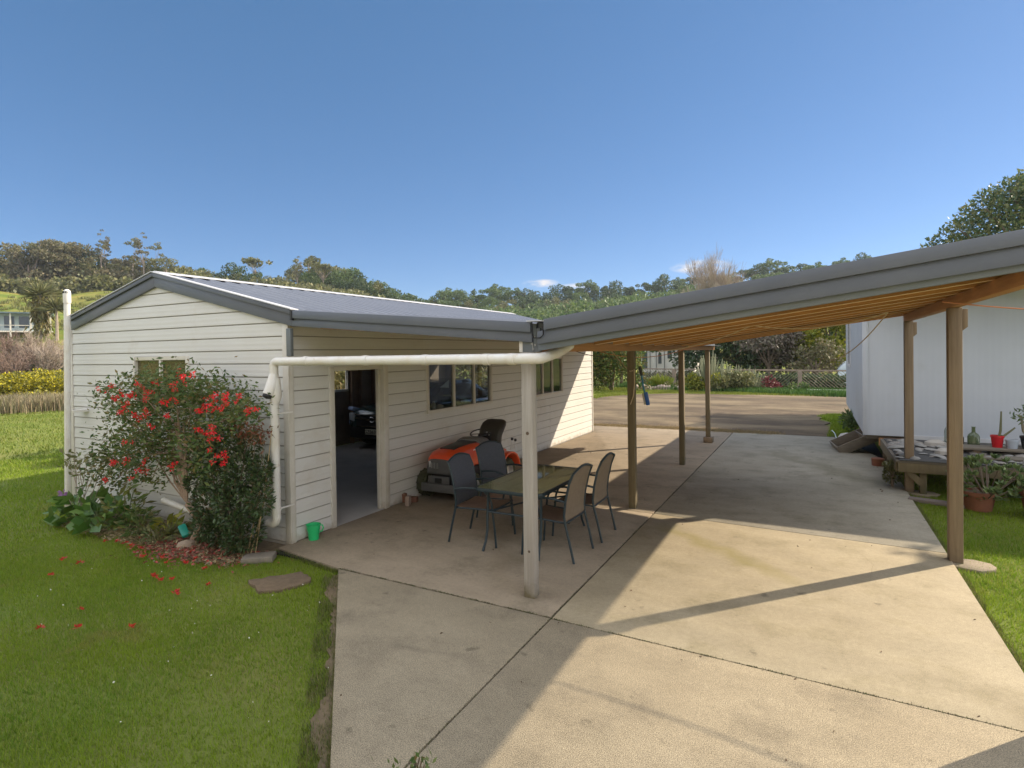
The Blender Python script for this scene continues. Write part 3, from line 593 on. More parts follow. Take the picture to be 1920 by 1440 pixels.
def rrect(cx, cy, w_, h_, r_, n=6, rot=0):
    pts = []
    for (sx, sy, a0) in ((1,1,0),(-1,1,90),(-1,-1,180),(1,-1,270)):
        for k in range(n+1):
            a = R(a0+90*k/n); pts.append((sx*(w_/2-r_)+r_*math.cos(a), sy*(h_/2-r_)+r_*math.sin(a)))
    return [(cx+x*math.cos(rot)-y*math.sin(rot), cy+x*math.sin(rot)+y*math.cos(rot)) for x, y in pts]
TC = (-2.94, 6.10); TW, TH, TR = .84, 1.50, R(-1)
mb = MB(); mb.prism(rrect(*TC, TW-.03, TH-.03, .09, rot=TR), .708, .714); mb.build('glass_top', glass('green_table_glass', (.66,.70,.56), .03, .45, (.27,.29,.18)), tb)
mb = MB(); o1 = rrect(*TC, TW, TH, .105, 8, TR); i1 = rrect(*TC, TW-.05, TH-.05, .08, 8, TR); n = len(o1)
vs = [(x,y,.68) for x,y in o1]+[(x,y,.718) for x,y in o1]+[(x,y,.718) for x,y in i1]+[(x,y,.68) for x,y in i1]
mb.add(vs, [(k*n+i, k*n+(i+1)%n, ((k+1)%4)*n+(i+1)%n, ((k+1)%4)*n+i) for k in range(4) for i in range(n)]); mb.build('table_frame', M_frame, tb, bev=.006)
for sx in (-1,1):
    for sy in (-1,1):
        x0, y0 = TC[0]+sx*.33, TC[1]+sy*.62; mb = MB()
        mb.tube([(x0-.00*sx,y0-.06*sy,.69),(x0,y0-.05*sy,.5),(x0+.005*sx,y0-.045*sy,.38),(x0+.0*sx,y0-.03*sy,.22),(x0-.0*sx,y0+.01*sy,.10),(x0+.01*sx,y0+.06*sy,0)], .015, 8); mb.build('leg', M_frame, tb, smooth=True)
mb = MB()
for sy in (-1,1): mb.tube([(TC[0]-.33,TC[1]+sy*.575,.42),(TC[0]+.33,TC[1]+sy*.575,.42)], .012, 8)
mb.tube([(TC[0]-.33,TC[1]-.575,.42),(TC[0],TC[1],.46),(TC[0]+.33,TC[1]+.575,.42)], .01, 8); mb.tube([(TC[0]+.33,TC[1]-.575,.42),(TC[0],TC[1],.43),(TC[0]-.33,TC[1]+.575,.42)], .01, 8)
mb.tube([(TC[0],TC[1],.44),(TC[0],TC[1],.70)], .02, 10); mb.build('stretcher', M_frame, tb, smooth=True)

# ------------------------------------------------------------------ ride-on mower (nose towards the camera)
mw = empty('ride_on_mower', (-4.80, 6.35, 0), 'orange ride-on lawn mower with black seat tipped forward, parked against the garage wall', 'lawn mower')
M_or = mat('orange_mower_paint', (.75,.075,.012), .3, var=(.62,.06,.015), vscale=6, coat=.4)
M_gry = mat('dark_grey_mower_plastic', (.07,.07,.075), .5, var=(.10,.10,.10), vscale=8)
M_tyre = mat('rubber_tyre', (.035,.036,.025), .85, var=(.06,.065,.03), vscale=12, bump=.5, bscale=60)
M_clear = mat('headlamp_lens', (.55,.55,.56), .15)
MX = -4.80
def loft(secs, cap=True):
    mb = MB(); n = len(secs[0]); vs = [v for s_ in secs for v in s_]
    fs = [(i*n+j, i*n+(j+1)%n, (i+1)*n+(j+1)%n, (i+1)*n+j) for i in range(len(secs)-1) for j in range(n)]
    if cap: fs += [tuple(range(n))[::-1], tuple((len(secs)-1)*n+j for j in range(n))]
    mb.add(vs, fs); return mb
def hood_sec(y, w_, z0, z1, cx=MX):
    r_ = .09; return [(cx+x, y, z) for x, z in ((-w_,z0),(-w_*1.02,z1-.16),(-w_*.95,z1-.06),(-w_*.72,z1-.012),(-w_*.3,z1),(w_*.3,z1),(w_*.72,z1-.012),(w_*.95,z1-.06),(w_*1.02,z1-.16),(w_,z0))]
secs = [hood_sec(6.24,.20,.50,.70), hood_sec(6.27,.245,.47,.775), hood_sec(6.36,.265,.46,.835), hood_sec(6.6,.275,.48,.875), hood_sec(6.9,.28,.52,.89), hood_sec(7.12,.285,.50,.885)]
loft(secs).build('hood', M_or, mw, bev=.012)
mb = MB()    # black hood top inlay and dash
mb.add([(MX-.14,6.46,.868),(MX+.14,6.46,.868),(MX+.17,7.12,.902),(MX-.17,7.12,.902),(MX-.14,6.46,.83),(MX+.14,6.46,.83),(MX+.17,7.12,.86),(MX-.17,7.12,.86)], [(0,1,2,3),(7,6,5,4),(0,4,5,1),(1,5,6,2),(2,6,7,3),(3,7,4,0)]); mb.build('hood_inlay', M_dark, mw, bev=.01)
secs = [[(x, y, z) for x, _, z in hood_sec(0, w_, z0, z1)] for y, w_, z0, z1 in ((7.10,.27,.55,.93),(7.25,.27,.55,.955),(7.42,.25,.55,.93),(7.48,.22,.55,.88))]
loft(secs).build('dashboard', mat('speckled_dash', (.20,.20,.21), .55, var=(.10,.10,.11), vscale=60), mw, bev=.012)
# grille wraps the nose
secs = [hood_sec(6.215,.175,.475,.665), hood_sec(6.235,.235,.455,.715), hood_sec(6.36,.272,.450,.735), hood_sec(6.56,.2885,.50,.70)]
loft(secs).build('grille', M_gry, mw, bev=.015)
mb = MB()
for i in range(5): mb.box(MX-.135+i*.030, MX-.126+i*.030, 6.208, 6.222, .56, .655)
mb.build('grille_bars', M_metal, mw)
mb = MB()
for i in range(4): mb.box(MX+.279, MX+.291, 6.40+i*.035, 6.414+i*.035, .53, .68)
mb.build('side_vents', M_metal, mw)
for s in (-1,1):
    mb = MB(); mb.obox((MX+s*.195+.02,6.252,.62), (.075,.06,.11), rotm(0,0,R(s*32))); mb.build('headlight', M_clear, mw, bev=.012)
M_badge = mat('badge_white', (.75,.75,.75), .5)
# chassis, axle and deck
mb = MB(); mb.box(MX-.20,MX+.20,6.3,7.95,.26,.47); mb.box(MX-.30,MX+.30,6.42,6.50,.20,.27); mb.build('chassis', M_dark, mw, bev=.01)
mb = MB(); mb.box(MX-.33,MX+.33,6.19,6.23,.16,.30); mb.box(MX-.33,MX-.29,6.22,6.42,.18,.28); mb.box(MX+.29,MX+.33,6.22,6.42,.18,.28); mb.box(MX-.2,MX+.2,6.205,6.235,.30,.43); mb.build('bumper', M_gry, mw, bev=.012)
mb = MB(); mb.box(MX-.06,MX+.06,6.195,6.206,.32,.40); mb.build('tow_slot', M_black, mw)
mb = MB(); mb.prism(rrect(MX,7.0,1.02,.66,.2,5), .10, .235); mb.build('cutting_deck', M_or, mw, bev=.02)
def wheel(parent, x, y, r_, w_, lug=14):
    t_ = MB(); s = w_/2
    t_.lathe([(r_*.55,-s),(r_*.85,-s*1.02),(r_*.97,-s*.75),(r_,-s*.3),(r_,s*.3),(r_*.97,s*.75),(r_*.85,s*1.02),(r_*.55,s)], (x,y,r_), 28, rot=rotm(0,R(90)))
    for k in range(lug):
        for sg in (-1,1):
            a = 2*math.pi*(k+.25*sg)/lug; c = Vector((x+sg*s*.42, y+math.cos(a)*r_*1.0, r_+math.sin(a)*r_*1.0)); t_.obox(c, (s*.7,.022,.018), rotm(a-math.pi/2,0,0) @ rotm(0,0,R(28*sg)))
    wl = t_.build('wheel', M_tyre, parent, smooth=True)
    rm = MB(); rm.lathe([(0,s*.5),(r_*.2,s*.55),(r_*.25,s*.3),(r_*.5,s*.3),(r_*.58,s*.98),(r_*.58,-s*.98),(r_*.5,-s*.3),(0,-s*.3)], (x,y,r_), 20, rot=rotm(0,R(90))); rm.build('rim', M_or if r_ > .2 and False else M_metal, wl, smooth=True)
    return wl
for s in (-1,1): wheel(mw, MX+s*.42, 6.50, .235, .17); wheel(mw, MX+s*.36, 7.72, .25, .22)
# fenders, foot boards
for s in (-1,1):
    secs = []
    for k in range(9):
        a = R(175-k*21); c = (MX+s*.36, 7.74); y, z = c[1]-math.cos(math.pi-a)*0 + math.cos(a)*.36, .27+math.sin(a)*.36
        secs.append([(c[0]-.14,y,z),(c[0]+.14,y,z),(c[0]+.14,y+math.cos(a)*-.03,z-math.sin(a)*.03-.005),(c[0]-.14,y+math.cos(a)*-.03,z-math.sin(a)*.03-.005)])
    loft(secs).build('rear_fender', M_or, mw, bev=.008)
    mb = MB(); mb.box(MX+s*.36-.14, MX+s*.36+.14, 7.0, 7.42, .26, .29); mb.build('footrest', M_dark, mw, bev=.006)
mb = MB(); mb.box(MX-.24,MX+.24,7.5,8.06,.52,.62); mb.build('seat_pan', M_or, mw, bev=.03)
# seat: tipped forward so its underside plate faces the camera
mb = MB(); SX, SYY = MX+.16, 7.56
def seat_sec(pts, wd): return [[(SX+wx*w_, SYY+yy+oy, zz) for wx in (-1,1) for oy in (0,)] for yy, zz, w_ in pts]
back = [(0.0,.70,.19),(-.02,.80,.205),(-.025,.92,.215),(.0,1.02,.225),(.06,1.10,.235),(.14,1.17,.235),(.22,1.215,.20),(.27,1.225,.12)]
th = [.10,.12,.13,.13,.12,.10,.08,.05]
secs = []
for (yy,zz,w_), t_ in zip(back, th):
    prof = [(-1,-.2),(-.8,.05),(-.4,.0),(.4,.0),(.8,.05),(1,-.2),(1,-.7),(.8,-.95),(0,-1.0),(-.8,-.95),(-1,-.7)]
    nrm = Vector((0,1,0)) if zz < 1.0 else Vector((0,.75,-.65)); secs.append([tuple(Vector((SX+px*w_, SYY+yy, zz)) + nrm*(-py*t_)) for px, py in prof])
loft(secs).build('seat', mat('black_vinyl_seat', (.035,.031,.027), .5, var=(.05,.045,.04), vscale=30), mw, bev=.01)
mb = MB(); mb.box(SX-.095,SX+.05,SYY-.045,SYY-.022,.74,1.0); mb.build('seat_bracket', M_dark, mw, bev=.006)
mb = MB()
for x, z in ((-.06,.95),(.02,.955),(-.03,1.005),(-.02,1.007),(-.05,.78),(.02,.79)): mb.lathe([(0,0),(.012,0),(.012,.012),(0,.012)], (SX+x,SYY-.047,z), 8, rot=rotm(R(90)))
mb.build('bolt', M_metal, mw)
mb = MB(); pts = arc((MX-.02,7.52,.985), .17, 0, 360, (1,0,0), (0,.93,.30), 24); mb.tube(pts, .013, 8, cap=False); 
for a in (90,210,330): mb.tube([(MX-.02,7.52,.965), tuple(Vector((MX-.02,7.52,.985))+Vector((1,0,0))*.17*math.cos(R(a))+Vector((0,.93,.30))*.17*math.sin(R(a)))], .009, 6)
mb.tube([(MX-.02,7.52,.965),(MX-.02,7.36,.8)], .02, 8); mb.build('steering_wheel', M_dark, mw, smooth=True)
mb = MB(); mb.tube([(MX+.22,7.75,.60),(MX+.25,7.78,.80),(MX+.25,7.80,.88)], .035, 8, flat=.5); mb.build('side_guard', M_or, mw, smooth=True)
for dy, z in ((8.05,.80),(8.18,.76)):
    mb = MB(); mb.tube([(MX+.33,dy-.02,.60),(MX+.35,dy,z-.02)], .008, 6); lv_ = mb.build('lever', M_metal, mw); mb = MB(); mb.lathe([(0,-.03),(.022,-.02),(.026,0),(.022,.025),(0,.032)], (MX+.352,dy,z+.01), 10); mb.build('knob', M_dark, lv_, smooth=True)
def text(name, body, size, loc, rot, m_, parent, ext=.001):
    cu_ = bpy.data.curves.new(name, 'FONT'); cu_.body = body; cu_.size = size; cu_.extrude = ext; cu_.align_x = 'CENTER'; cu_.align_y = 'CENTER'
    tmp = bpy.data.objects.new(name+'_c', cu_); COL.objects.link(tmp); dg = bpy.context.evaluated_depsgraph_get(); me = bpy.data.meshes.new_from_object(tmp.evaluated_get(dg)); bpy.data.objects.remove(tmp)
    me.materials.clear(); me.materials.append(m_); o = bpy.data.objects.new(name, me); COL.objects.link(o)
    off = Vector((0,0,0)); q = parent
    while q is not None: off += q.location; q = q.parent
    o.location = Vector(loc)-off; o.rotation_euler = rot; o.parent = parent; return o
mb = MB(); mb.box(MX+.288,MX+.291,6.80,6.93,.79,.805); mb.build('side_stripe', M_badge, mw)

mw.location = (-4.97, 7.10, 0); mw.scale = (.94, .94, .88)

# ------------------------------------------------------------------ dark car inside the garage
car = empty('parked_car', (-9.0, 10.2, 0), 'dark green car with chrome grille parked nose out inside the garage', 'car')
M_car = mat('dark_green_car_paint', (.03,.06,.062), .18, coat=.8)
M_carb = mat('blue_silver_car_paint', (.30,.40,.65), .25, coat=.6)
M_chr = mat('chrome', (.7,.7,.7), .12, metal=1)
CX, CY = -9.02, 10.15
def csec(y, w_, z0, z1, sh=.8): return [(CX+x, y, z) for x, z in ((-w_*.92,z0),(-w_,z0+.15),(-w_,z1-.20),(-w_*.97,z1-.09),(-w_*sh,z1-.02),(-w_*.4,z1),(w_*.4,z1),(w_*sh,z1-.02),(w_*.97,z1-.09),(w_,z1-.20),(w_,z0+.15),(w_*.92,z0))]
secs = [csec(CY-.02,.66,.30,.78), csec(CY+.05,.80,.26,.90), csec(CY+.25,.86,.24,.96), csec(CY+.9,.88,.24,1.04), csec(CY+1.25,.88,.24,1.06), csec(CY+4.0,.88,.24,1.04), csec(CY+4.4,.80,.3,.95)]
loft(secs).build('body', M_car, car, bev=.02)
secs = [csec(CY+1.2,.80,1.0,1.08,.9), csec(CY+1.75,.70,1.0,1.50,.85), csec(CY+3.2,.70,1.0,1.52,.85), csec(CY+4.1,.76,1.0,1.10,.9)]
loft(secs).build('cabin', mat('car_glass', (.02,.025,.03), .08), car, bev=.02)
for s in (-1,1):
    mb = MB(); mb.obox((CX+s*.70,CY+.075,.74), (.30,.14,.20), rotm(0,0,R(s*28))); hl = mb.build('headlight', mat('headlight_lens', (.45,.5,.55), .08), car, bev=.03)
    mb = MB(); mb.obox((CX+s*.77,CY+.16,.60), (.22,.2,.16), rotm(0,0,R(s*28))); mb.obox((CX+s*.73,CY+.17,.90), (.26,.3,.10), rotm(R(-18),0,R(s*20))); mb.build('front_wing', M_carb, car, bev=.04)
    mb = MB(); mb.lathe([(0,0),(.045,0),(.05,.02)], (CX+s*.55,CY-.03,.42), 12, rot=rotm(R(90))); mb.build('fog_light', mat('amber_lens', (.8,.35,.15), .2), car)
    mb = MB(); mb.lathe([(.2,-.1),(.31,-.1),(.33,-.05),(.33,.05),(.31,.1),(.2,.1)], (CX+s*.78,CY+.72,.33), 24, rot=rotm(0,R(90))); mb.build('wheel', M_tyre, car, smooth=True)
mb = MB(); mb.box(CX-.50,CX+.50,CY-.06,CY+.0,.56,.80); mb.build('grille', M_black, car, bev=.01)
mb = MB(); mb.box(CX-.52,CX+.52,CY-.075,CY-.03,.80,.825); mb.box(CX-.50,CX+.50,CY-.075,CY-.03,.535,.555); mb.beam((CX-.5,CY-.075,.735),(CX-.08,CY-.08,.70),.02,.035); mb.beam((CX+.5,CY-.075,.735),(CX+.08,CY-.08,.70),.02,.035)
mb.tube(arc((CX,CY-.085,.71), .055, 0, 360, (1.3,0,0), (0,0,1), 20), .008, 6, cap=False); mb.build('chrome_trim', M_chr, car)
mb = MB(); mb.box(CX-.72,CX+.72,CY-.05,CY+.1,.26,.52); mb.build('bumper', M_black, car, bev=.03)
mb = MB(); mb.box(CX-.22,CX+.14,CY-.075,CY-.06,.36,.485); pl = mb.build('number_plate', mat('plate_white', (.62,.62,.55), .5), car, bev=.004)
text('plate_lettering', 'GZB659', .115, (CX-.04,CY-.079,.42), (R(90),0,0), M_black, pl)

# ------------------------------------------------------------------ small things by the garage
bk = empty('bucket', (-5.35, 4.93, 0), 'small bright green plastic bucket by the garage wall', 'bucket')
M_grn = mat('green_plastic', (.02,.48,.16), .4)
mb = MB(); mb.lathe([(0,.003),(.055,.003),(.058,.0),(.072,.12),(.076,.12),(.076,.128),(.082,.175),(.088,.175),(.088,.182),(.080,.182),(.070,.12),(.052,.012),(0,.012)], (-5.33,4.90,.0), 24); mb.build('pail', M_grn, bk, smooth=True)
mb = MB(); mb.tube([(-5.262,4.935,.17),(-5.235,4.95,.172),(-5.225,4.955,.14),(-5.24,4.948,.10),(-5.262,4.93,.095)], .008, 6); mb.build('handle', M_grn, bk, smooth=True)
mb = MB(); mb.obox((-5.40,4.19,-.01), (.33,.17,.075), rotm(R(3),R(-2),R(35))); o = mb.build('paver', mat('old_paver', (.26,.22,.18), .9, var=(.18,.16,.13), vscale=14, bump=.5, bscale=60), None, bev=.008); setp(o, 'loose grey-brown concrete paver on the grass beside the patio corner', 'paver')
mb = MB(); rr = random.Random(3)
pp = [(-4.98,3.74),(-4.82,3.95),(-4.70,4.12),(-4.52,4.10),(-4.40,3.97),(-4.50,3.74),(-4.66,3.58)]
pp2 = []
for i in range(len(pp)):
    a, b = Vector(pp[i]), Vector(pp[(i+1)%len(pp)])
    for k in range(4): p = a.lerp(b, k/4); pp2.append((p.x+rr.uniform(-.02,.02), p.y+rr.uniform(-.02,.02)))
mb.prism(pp2, -.08, -.012); o = mb.build('access_cover', mat('gritty_cover', (.20,.14,.085), .95, var=(.11,.08,.05), vscale=16, bump=.8, bscale=70), None, bev=.006); setp(o, 'flat dark gritty cover slab sunk into the lawn near the patio corner', 'cover slab')
mb = MB(); mb.obox((-5.36,6.80,.035), (.20,.10,.07), rotm(0,0,R(20))); mb.obox((-5.36,6.66,.09), (.05,.07,.13), rotm(R(5),0,R(10))); o = mb.build('timber_offcut', mat('reddish_timber', (.22,.09,.05), .8, var=(.12,.06,.04), vscale=12), None, bev=.004); setp(o, 'red-brown timber offcut lying at the wall foot left of the mower', 'timber')
mb = MB(); mb.obox((-5.25,6.60,.07), (.06,.09,.14), rotm(0,R(4),R(15))); o = mb.build('brick', mat('pale_brick', (.35,.27,.22), .9, var=(.25,.18,.15), vscale=20), None, bev=.004); setp(o, 'pale brick standing on end left of the mower wheel', 'brick')
# ornaments on the inside sills
def jar(y, z, h, r_, c, label, x=GX1-.13):
    mb = MB(); mb.lathe([(0,0),(r_,0),(r_,h*.7),(r_*.6,h*.85),(r_*.6,h),(0,h)], (x,y,z), 12); o = mb.build('jar', mat('jar_glaze', c, .3), None, smooth=True); setp(o, label, 'jar')
mb = MB(); mb.box(GX1-.26, GX1-.08, 7.36, 9.40, 1.255, 1.285); mb.box(GX1-.26, GX1-.08, 11.24, 12.84, 1.225, 1.255); mb.build('inner_sill', M_timb_w, garage)
jar(7.72,1.286,.13,.035,(.6,.58,.5),'tall pale ornament inside the left pane of the nearer side window')
jar(7.90,1.286,.07,.06,(.6,.52,.45),'squat cream shell shaped jar at the foot of the nearer side window')
jar(8.45,1.286,.10,.045,(.5,.5,.42),'cream mug shaped jar inside the middle pane of the nearer side window')
jar(8.95,1.286,.06,.04,(.55,.35,.25),'small terracotta jar inside the right pane of the nearer side window')
jar(11.95,1.256,.08,.05,(.6,.55,.5),'pale jar inside the further side window')
mb = MB(); mb.prism([(8.15,1.62),(8.42,1.60),(8.42,1.74)], GX1-.30, GX1-.296, 'x'); o = mb.build('paper_pennant', mat('pale_blue_paper', (.5,.6,.65), .8), None); setp(o, 'small pale blue pennant hanging inside the nearer side window', 'pennant')
mb = MB(); mb.tube([(-5.70,7.4,.5),(-5.70,7.4,.9)], .01)

# canes leaning by the downpipe
M_cane = mat('bamboo_cane', (.45,.33,.18), .6, var=(.33,.22,.11), vscale=20)
for k, (a, b, lb) in enumerate((((-5.62,4.22,0),(-5.49,4.36,.98),'straight tan cane leaning beside the downpipe, leftmost and thickest'),((-5.55,4.20,0),(-5.44,4.38,.80),'shorter tan cane leaning between the bush and the downpipe'),((-5.50,4.22,0),(-5.36,4.36,1.40),'longest thin curved cane crossing in front of the downpipe'))):
    mb = MB(); a = Vector(a); b = Vector(b); mid = a.lerp(b, .5)+Vector((.02 if k == 2 else .0, 0, 0)); mb.tube([a, mid, b], .009-.002*k, 6); o = mb.build('cane', M_cane, None, smooth=True); setp(o, lb, 'cane', 'canes leaning by the downpipe')

# brush hanging on second post, ropes and cords under the roofs
br = empty('scrubbing_brush', (-2.17, 8.0, 1.5), 'long handled blue brush hanging on the second post', 'brush')
M_blue = mat('blue_plastic', (.02,.10,.38), .4)
mb = MB(); mb.tube([(-2.19,7.96,1.98),(-2.175,8.0,1.86)], .022, 10); mb.build('grip', M_dark, br, smooth=True)
mb = MB(); mb.tube([(-2.175,8.0,1.86),(-2.165,8.04,1.70),(-2.15,8.07,1.60)], .012, 8); mb.build('handle', mat('teal_plastic', (.02,.16,.28), .4), br, smooth=True)
mb = MB(); mb.obox((-2.13,8.10,1.52), (.055,.045,.19), rotm(R(8),R(-10),R(10))); mb.build('brush_head', M_blue, br, bev=.012)
mb = MB(); mb.obox((-2.165,8.10,1.515), (.04,.04,.16), rotm(R(8),R(-10),R(10))); mb.build('bristles', mat('bristle', (.45,.42,.36), .9), br)
M_rope = mat('tan_cord', (.52,.40,.26), .8); M_rope2 = mat('orange_cord', (.55,.24,.12), .7); M_rope3 = mat('dark_cord', (.08,.06,.05), .7)
def sag(p, q, s_, n=12):
    p = Vector(p); q = Vector(q); return [p.lerp(q, i/n) - Vector((0,0,4*s_*(i/n)*(1-i/n))) for i in range(n+1)]
for pts, r_, m_, lb in (
    (sag((-1.70,7.0,2.19),(-.62,6.9,2.47),.05)+sag((-.62,6.9,2.47),(.66,7.0,2.56),.09)[1:], .006, M_rope, 'tan cord slung along under the carport rafters'),
    (sag((.66,7.0,2.56),(.20,9.9,2.02),.10), .006, M_rope, 'tan cord end hanging down from the rafters before the white house'),
    (sag((-.55,9.6,2.34),(.20,9.9,2.02),.0)[:1]+sag((-.55,9.6,2.34),(.92,10.2,2.13),.40), .008, M_rope, 'thick tan cord sagging in a deep loop under the far carport edge'),
    (sag((1.05,6.6,2.62),(2.9,6.2,2.45),.06), .007, M_rope2, 'orange cord hanging from the rafters at the right edge'),
    (sag((-3.30,9.0,2.26),(-1.65,9.0,2.26),.16), .006, M_rope2, 'dull orange cord looped behind the second post'),
    ([(-2.70,8.2,2.24),(-2.55,8.1,2.10),(-2.40,7.95,1.98),(-2.28,7.80,1.92),(-2.24,7.79,1.93)], .008, M_rope, 'frayed tan rope tied round the upper second post'),
    ([(-2.225,7.80,1.95),(-2.222,7.802,1.75),(-2.24,7.80,1.58),(-2.28,7.795,1.46)], .007, M_rope, 'loose tan rope tail hanging down the second post'),
    (sag((-3.95,9.8,2.24),(-3.2,9.9,2.10),.04), .007, M_rope3, 'dark cord drooping near the garage far end')):
    mb = MB(); mb.tube(pts, r_, 6); o = mb.build('hanging_cord', m_, None, smooth=True); setp(o, lb, 'cord')

# ------------------------------------------------------------------ foliage tools
def leaf_mat(name, cols, transl=.3, rough=.5, spec=.35):
    return mat(name, cols[0], rough, island=cols[1:], transl=transl, spec=spec)
def rand_unit(n, rng):
    v = rng.normal(size=(n, 3)); return v/np.linalg.norm(v, axis=1, keepdims=True)
def leaves(P, D, size, wid, rng, jitter=.35, fold=.18):
    """rhombic folded leaves at points P pointing along D"""
    n = len(P); D = D + rng.normal(size=(n,3))*jitter; D /= np.linalg.norm(D, axis=1, keepdims=True)
    U = np.cross(D, rand_unit(n, rng)); U /= np.linalg.norm(U, axis=1, keepdims=True)+1e-9; Nn = np.cross(D, U)
    s = (size*(.65+.7*rng.random(n)))[:, None]; ww = s*wid
    A = P; B = P+D*s*.45+U*ww*.5+Nn*s*fold*.3; C = P+D*s; E_ = P+D*s*.45-U*ww*.5+Nn*s*fold*.3
    V = np.stack([A, B, C, E_], 1).reshape(-1, 3); i = np.arange(n)*4
    return V, np.concatenate([np.stack([i, i+1, i+2], -1), np.stack([i, i+2, i+3], -1)])
def blob_points(c, rad, n, rng, shell=.55, zmin=None):
    u = rand_unit(n, rng); r_ = (shell + (1-shell)*rng.random(n))**.7; P = u*r_[:, None]*np.array(rad)+np.array(c); return P, u
def crown(clumps, per, size, wid, rng, up=.3, shell=.35, jitter=.6):
    Ps, Ds = [], []
    for c, rad in clumps:
        k = max(3, int(per*np.prod(np.array(rad)/np.mean([x for _, q in clumps for x in q]))**.66)) if len(clumps) > 1 else per
        P, u = blob_points(c, rad, k, rng, shell); Ps.append(P); Ds.append(u+np.array([0,0,up]))
    P = np.concatenate(Ps); D = np.concatenate(Ds); return leaves(P, D, size, wid, rng, jitter)
def crown_clumps(c, rad, n, rng, rr=(.25,.42), flat=.8, shell=.5):
    P, _ = blob_points(c, rad, n, rng, shell); m_ = float(np.mean(rad)); out_ = []
    for p in P:
        q = m_*rng.uniform(*rr); out_.append((p, (q, q, q*flat)))
    return out_
def branchy(mb, p0, p1s, r0, rng, sway=.12, n=5, sides=6):
    p0 = Vector(p0)
    for p1 in p1s:
        p1 = Vector(p1); pts = []; L_ = (p1-p0).length
        for i in range(n+1):
            a = i/n; q = p0.lerp(p1, a); q += Vector(rng.normal(size=3))*L_*sway*.3*math.sin(math.pi*a); q.z += L_*.05*math.sin(math.pi*a); pts.append(q)
        mb.tube(pts, r0, sides, radii=[r0*(1-.8*i/n) for i in range(n+1)])
def twig_tree(mb, p, d, ln_, r_, depth, rng, spread=.55, sides=5, upb=.25, kids=(2,4)):
    p = Vector(p); d = Vector(d).normalized(); q = p + d*ln_; mid = p.lerp(q, .5)+Vector(rng.normal(size=3))*ln_*.05
    mb.tube([p, mid, q], r_, sides if depth > 1 else 3, radii=[r_, r_*.82, r_*.62], cap=False)
    if depth == 0: return
    for k in range(int(rng.integers(kids[0], kids[1]+1))):
        nd_ = d + Vector(rng.normal(size=3))*spread; nd_.z += upb; st_ = p.lerp(q, float(rng.uniform(.55,1)))
        twig_tree(mb, st_, nd_, ln_*float(rng.uniform(.62,.85)), r_*.6, depth-1, rng, spread, sides, upb, kids)
M_bark = mat('tree_bark', (.20,.15,.11), .9, var=(.12,.09,.07), vscale=5, bump=.5, bscale=14)
M_barkp = mat('pale_tree_bark', (.38,.31,.25), .9, var=(.25,.20,.16), vscale=5)
M_lf_dark = leaf_mat('dark_evergreen_leaves', [(.035,.07,.03),(.06,.10,.04),(.10,.14,.06),(.05,.08,.045)], .3)
M_lf_mid = leaf_mat('mid_green_leaves', [(.055,.105,.035),(.10,.16,.05),(.17,.22,.075),(.08,.12,.05)], .35)
M_lf_olive = leaf_mat('olive_leaves', [(.10,.115,.045),(.16,.17,.065),(.23,.22,.09),(.13,.125,.06)], .3)
M_lf_brown = leaf_mat('brownish_bush_leaves', [(.14,.12,.07),(.19,.165,.09),(.12,.135,.06),(.25,.20,.12)], .25)
M_lf_yel = leaf_mat('yellow_green_leaves', [(.12,.16,.02),(.20,.22,.03),(.30,.28,.03),(.10,.13,.025)], .3)
M_gorse = leaf_mat('gorse_leaves', [(.06,.075,.02),(.42,.36,.012),(.10,.11,.025),(.50,.42,.01),(.30,.27,.02),(.07,.09,.02)], .15)
M_straw = leaf_mat('dry_straw', [(.34,.26,.14),(.45,.36,.20),(.28,.20,.11),(.20,.19,.09)], .2)

# ------------------------------------------------------------------ distant trees: prototypes then copies
def proto_tree(name, h, crown_c, crown_r, ncl, per, size, m_, rng, rr=(.28,.45), trunk_r=.18, flat=.75, bare=.35, label='', group='', shell=.5):
    t = empty(name, (0,0,0), label, 'tree', group)
    cl = crown_clumps(crown_c, crown_r, ncl, rng, rr, flat, shell); V, F = crown(cl, per, size, .8, rng, jitter=.8); np_mesh('crown', V, F, m_, t)
    mb = MB(); top = Vector((crown_c[0]*.6, crown_c[1]*.6, crown_c[2]-.1*crown_r[2])); mb.tube([(0,0,-.8), (0.0,.05,h*bare), top], trunk_r, 6, radii=[trunk_r, trunk_r*.8, trunk_r*.4])
    branchy(mb, (0,0,h*bare*.9), [tuple(c) for c, _ in cl[:min(9,len(cl))]], trunk_r*.45, rng, n=3, sides=4); mb.build('trunk', M_bark if bare < .5 else M_barkp, t, world=False)
    return t
protos = {}
prng = np.random.default_rng(5)
GR = {'pine': 'tall pines along the far ridge', 'dome': 'round topped trees on the wooded slope', 'bushy': 'brownish bushy trees at the top of the pasture', 'gum': 'thin sparse trees standing above the hill bush', 'umb': 'flat topped trees on the ridge', 'cone': 'dark pointed conifers on the wooded slope', 'olive': 'olive green trees on the wooded slope'}
LB = {'pine': 'pine with a bare trunk and dark tufted crown on the far ridge line', 'dome': 'round topped mid green tree on the wooded ridge behind the garage roof', 'bushy': 'brownish bushy tree at the top of the pasture hill', 'gum': 'tall thin tree with sparse layered foliage on the left hill skyline', 'umb': 'small flat topped tree raised on a bare trunk on the skyline', 'cone': 'dark pointed conifer on the wooded ridge behind the garage', 'olive': 'olive green rounded tree on the wooded ridge'}
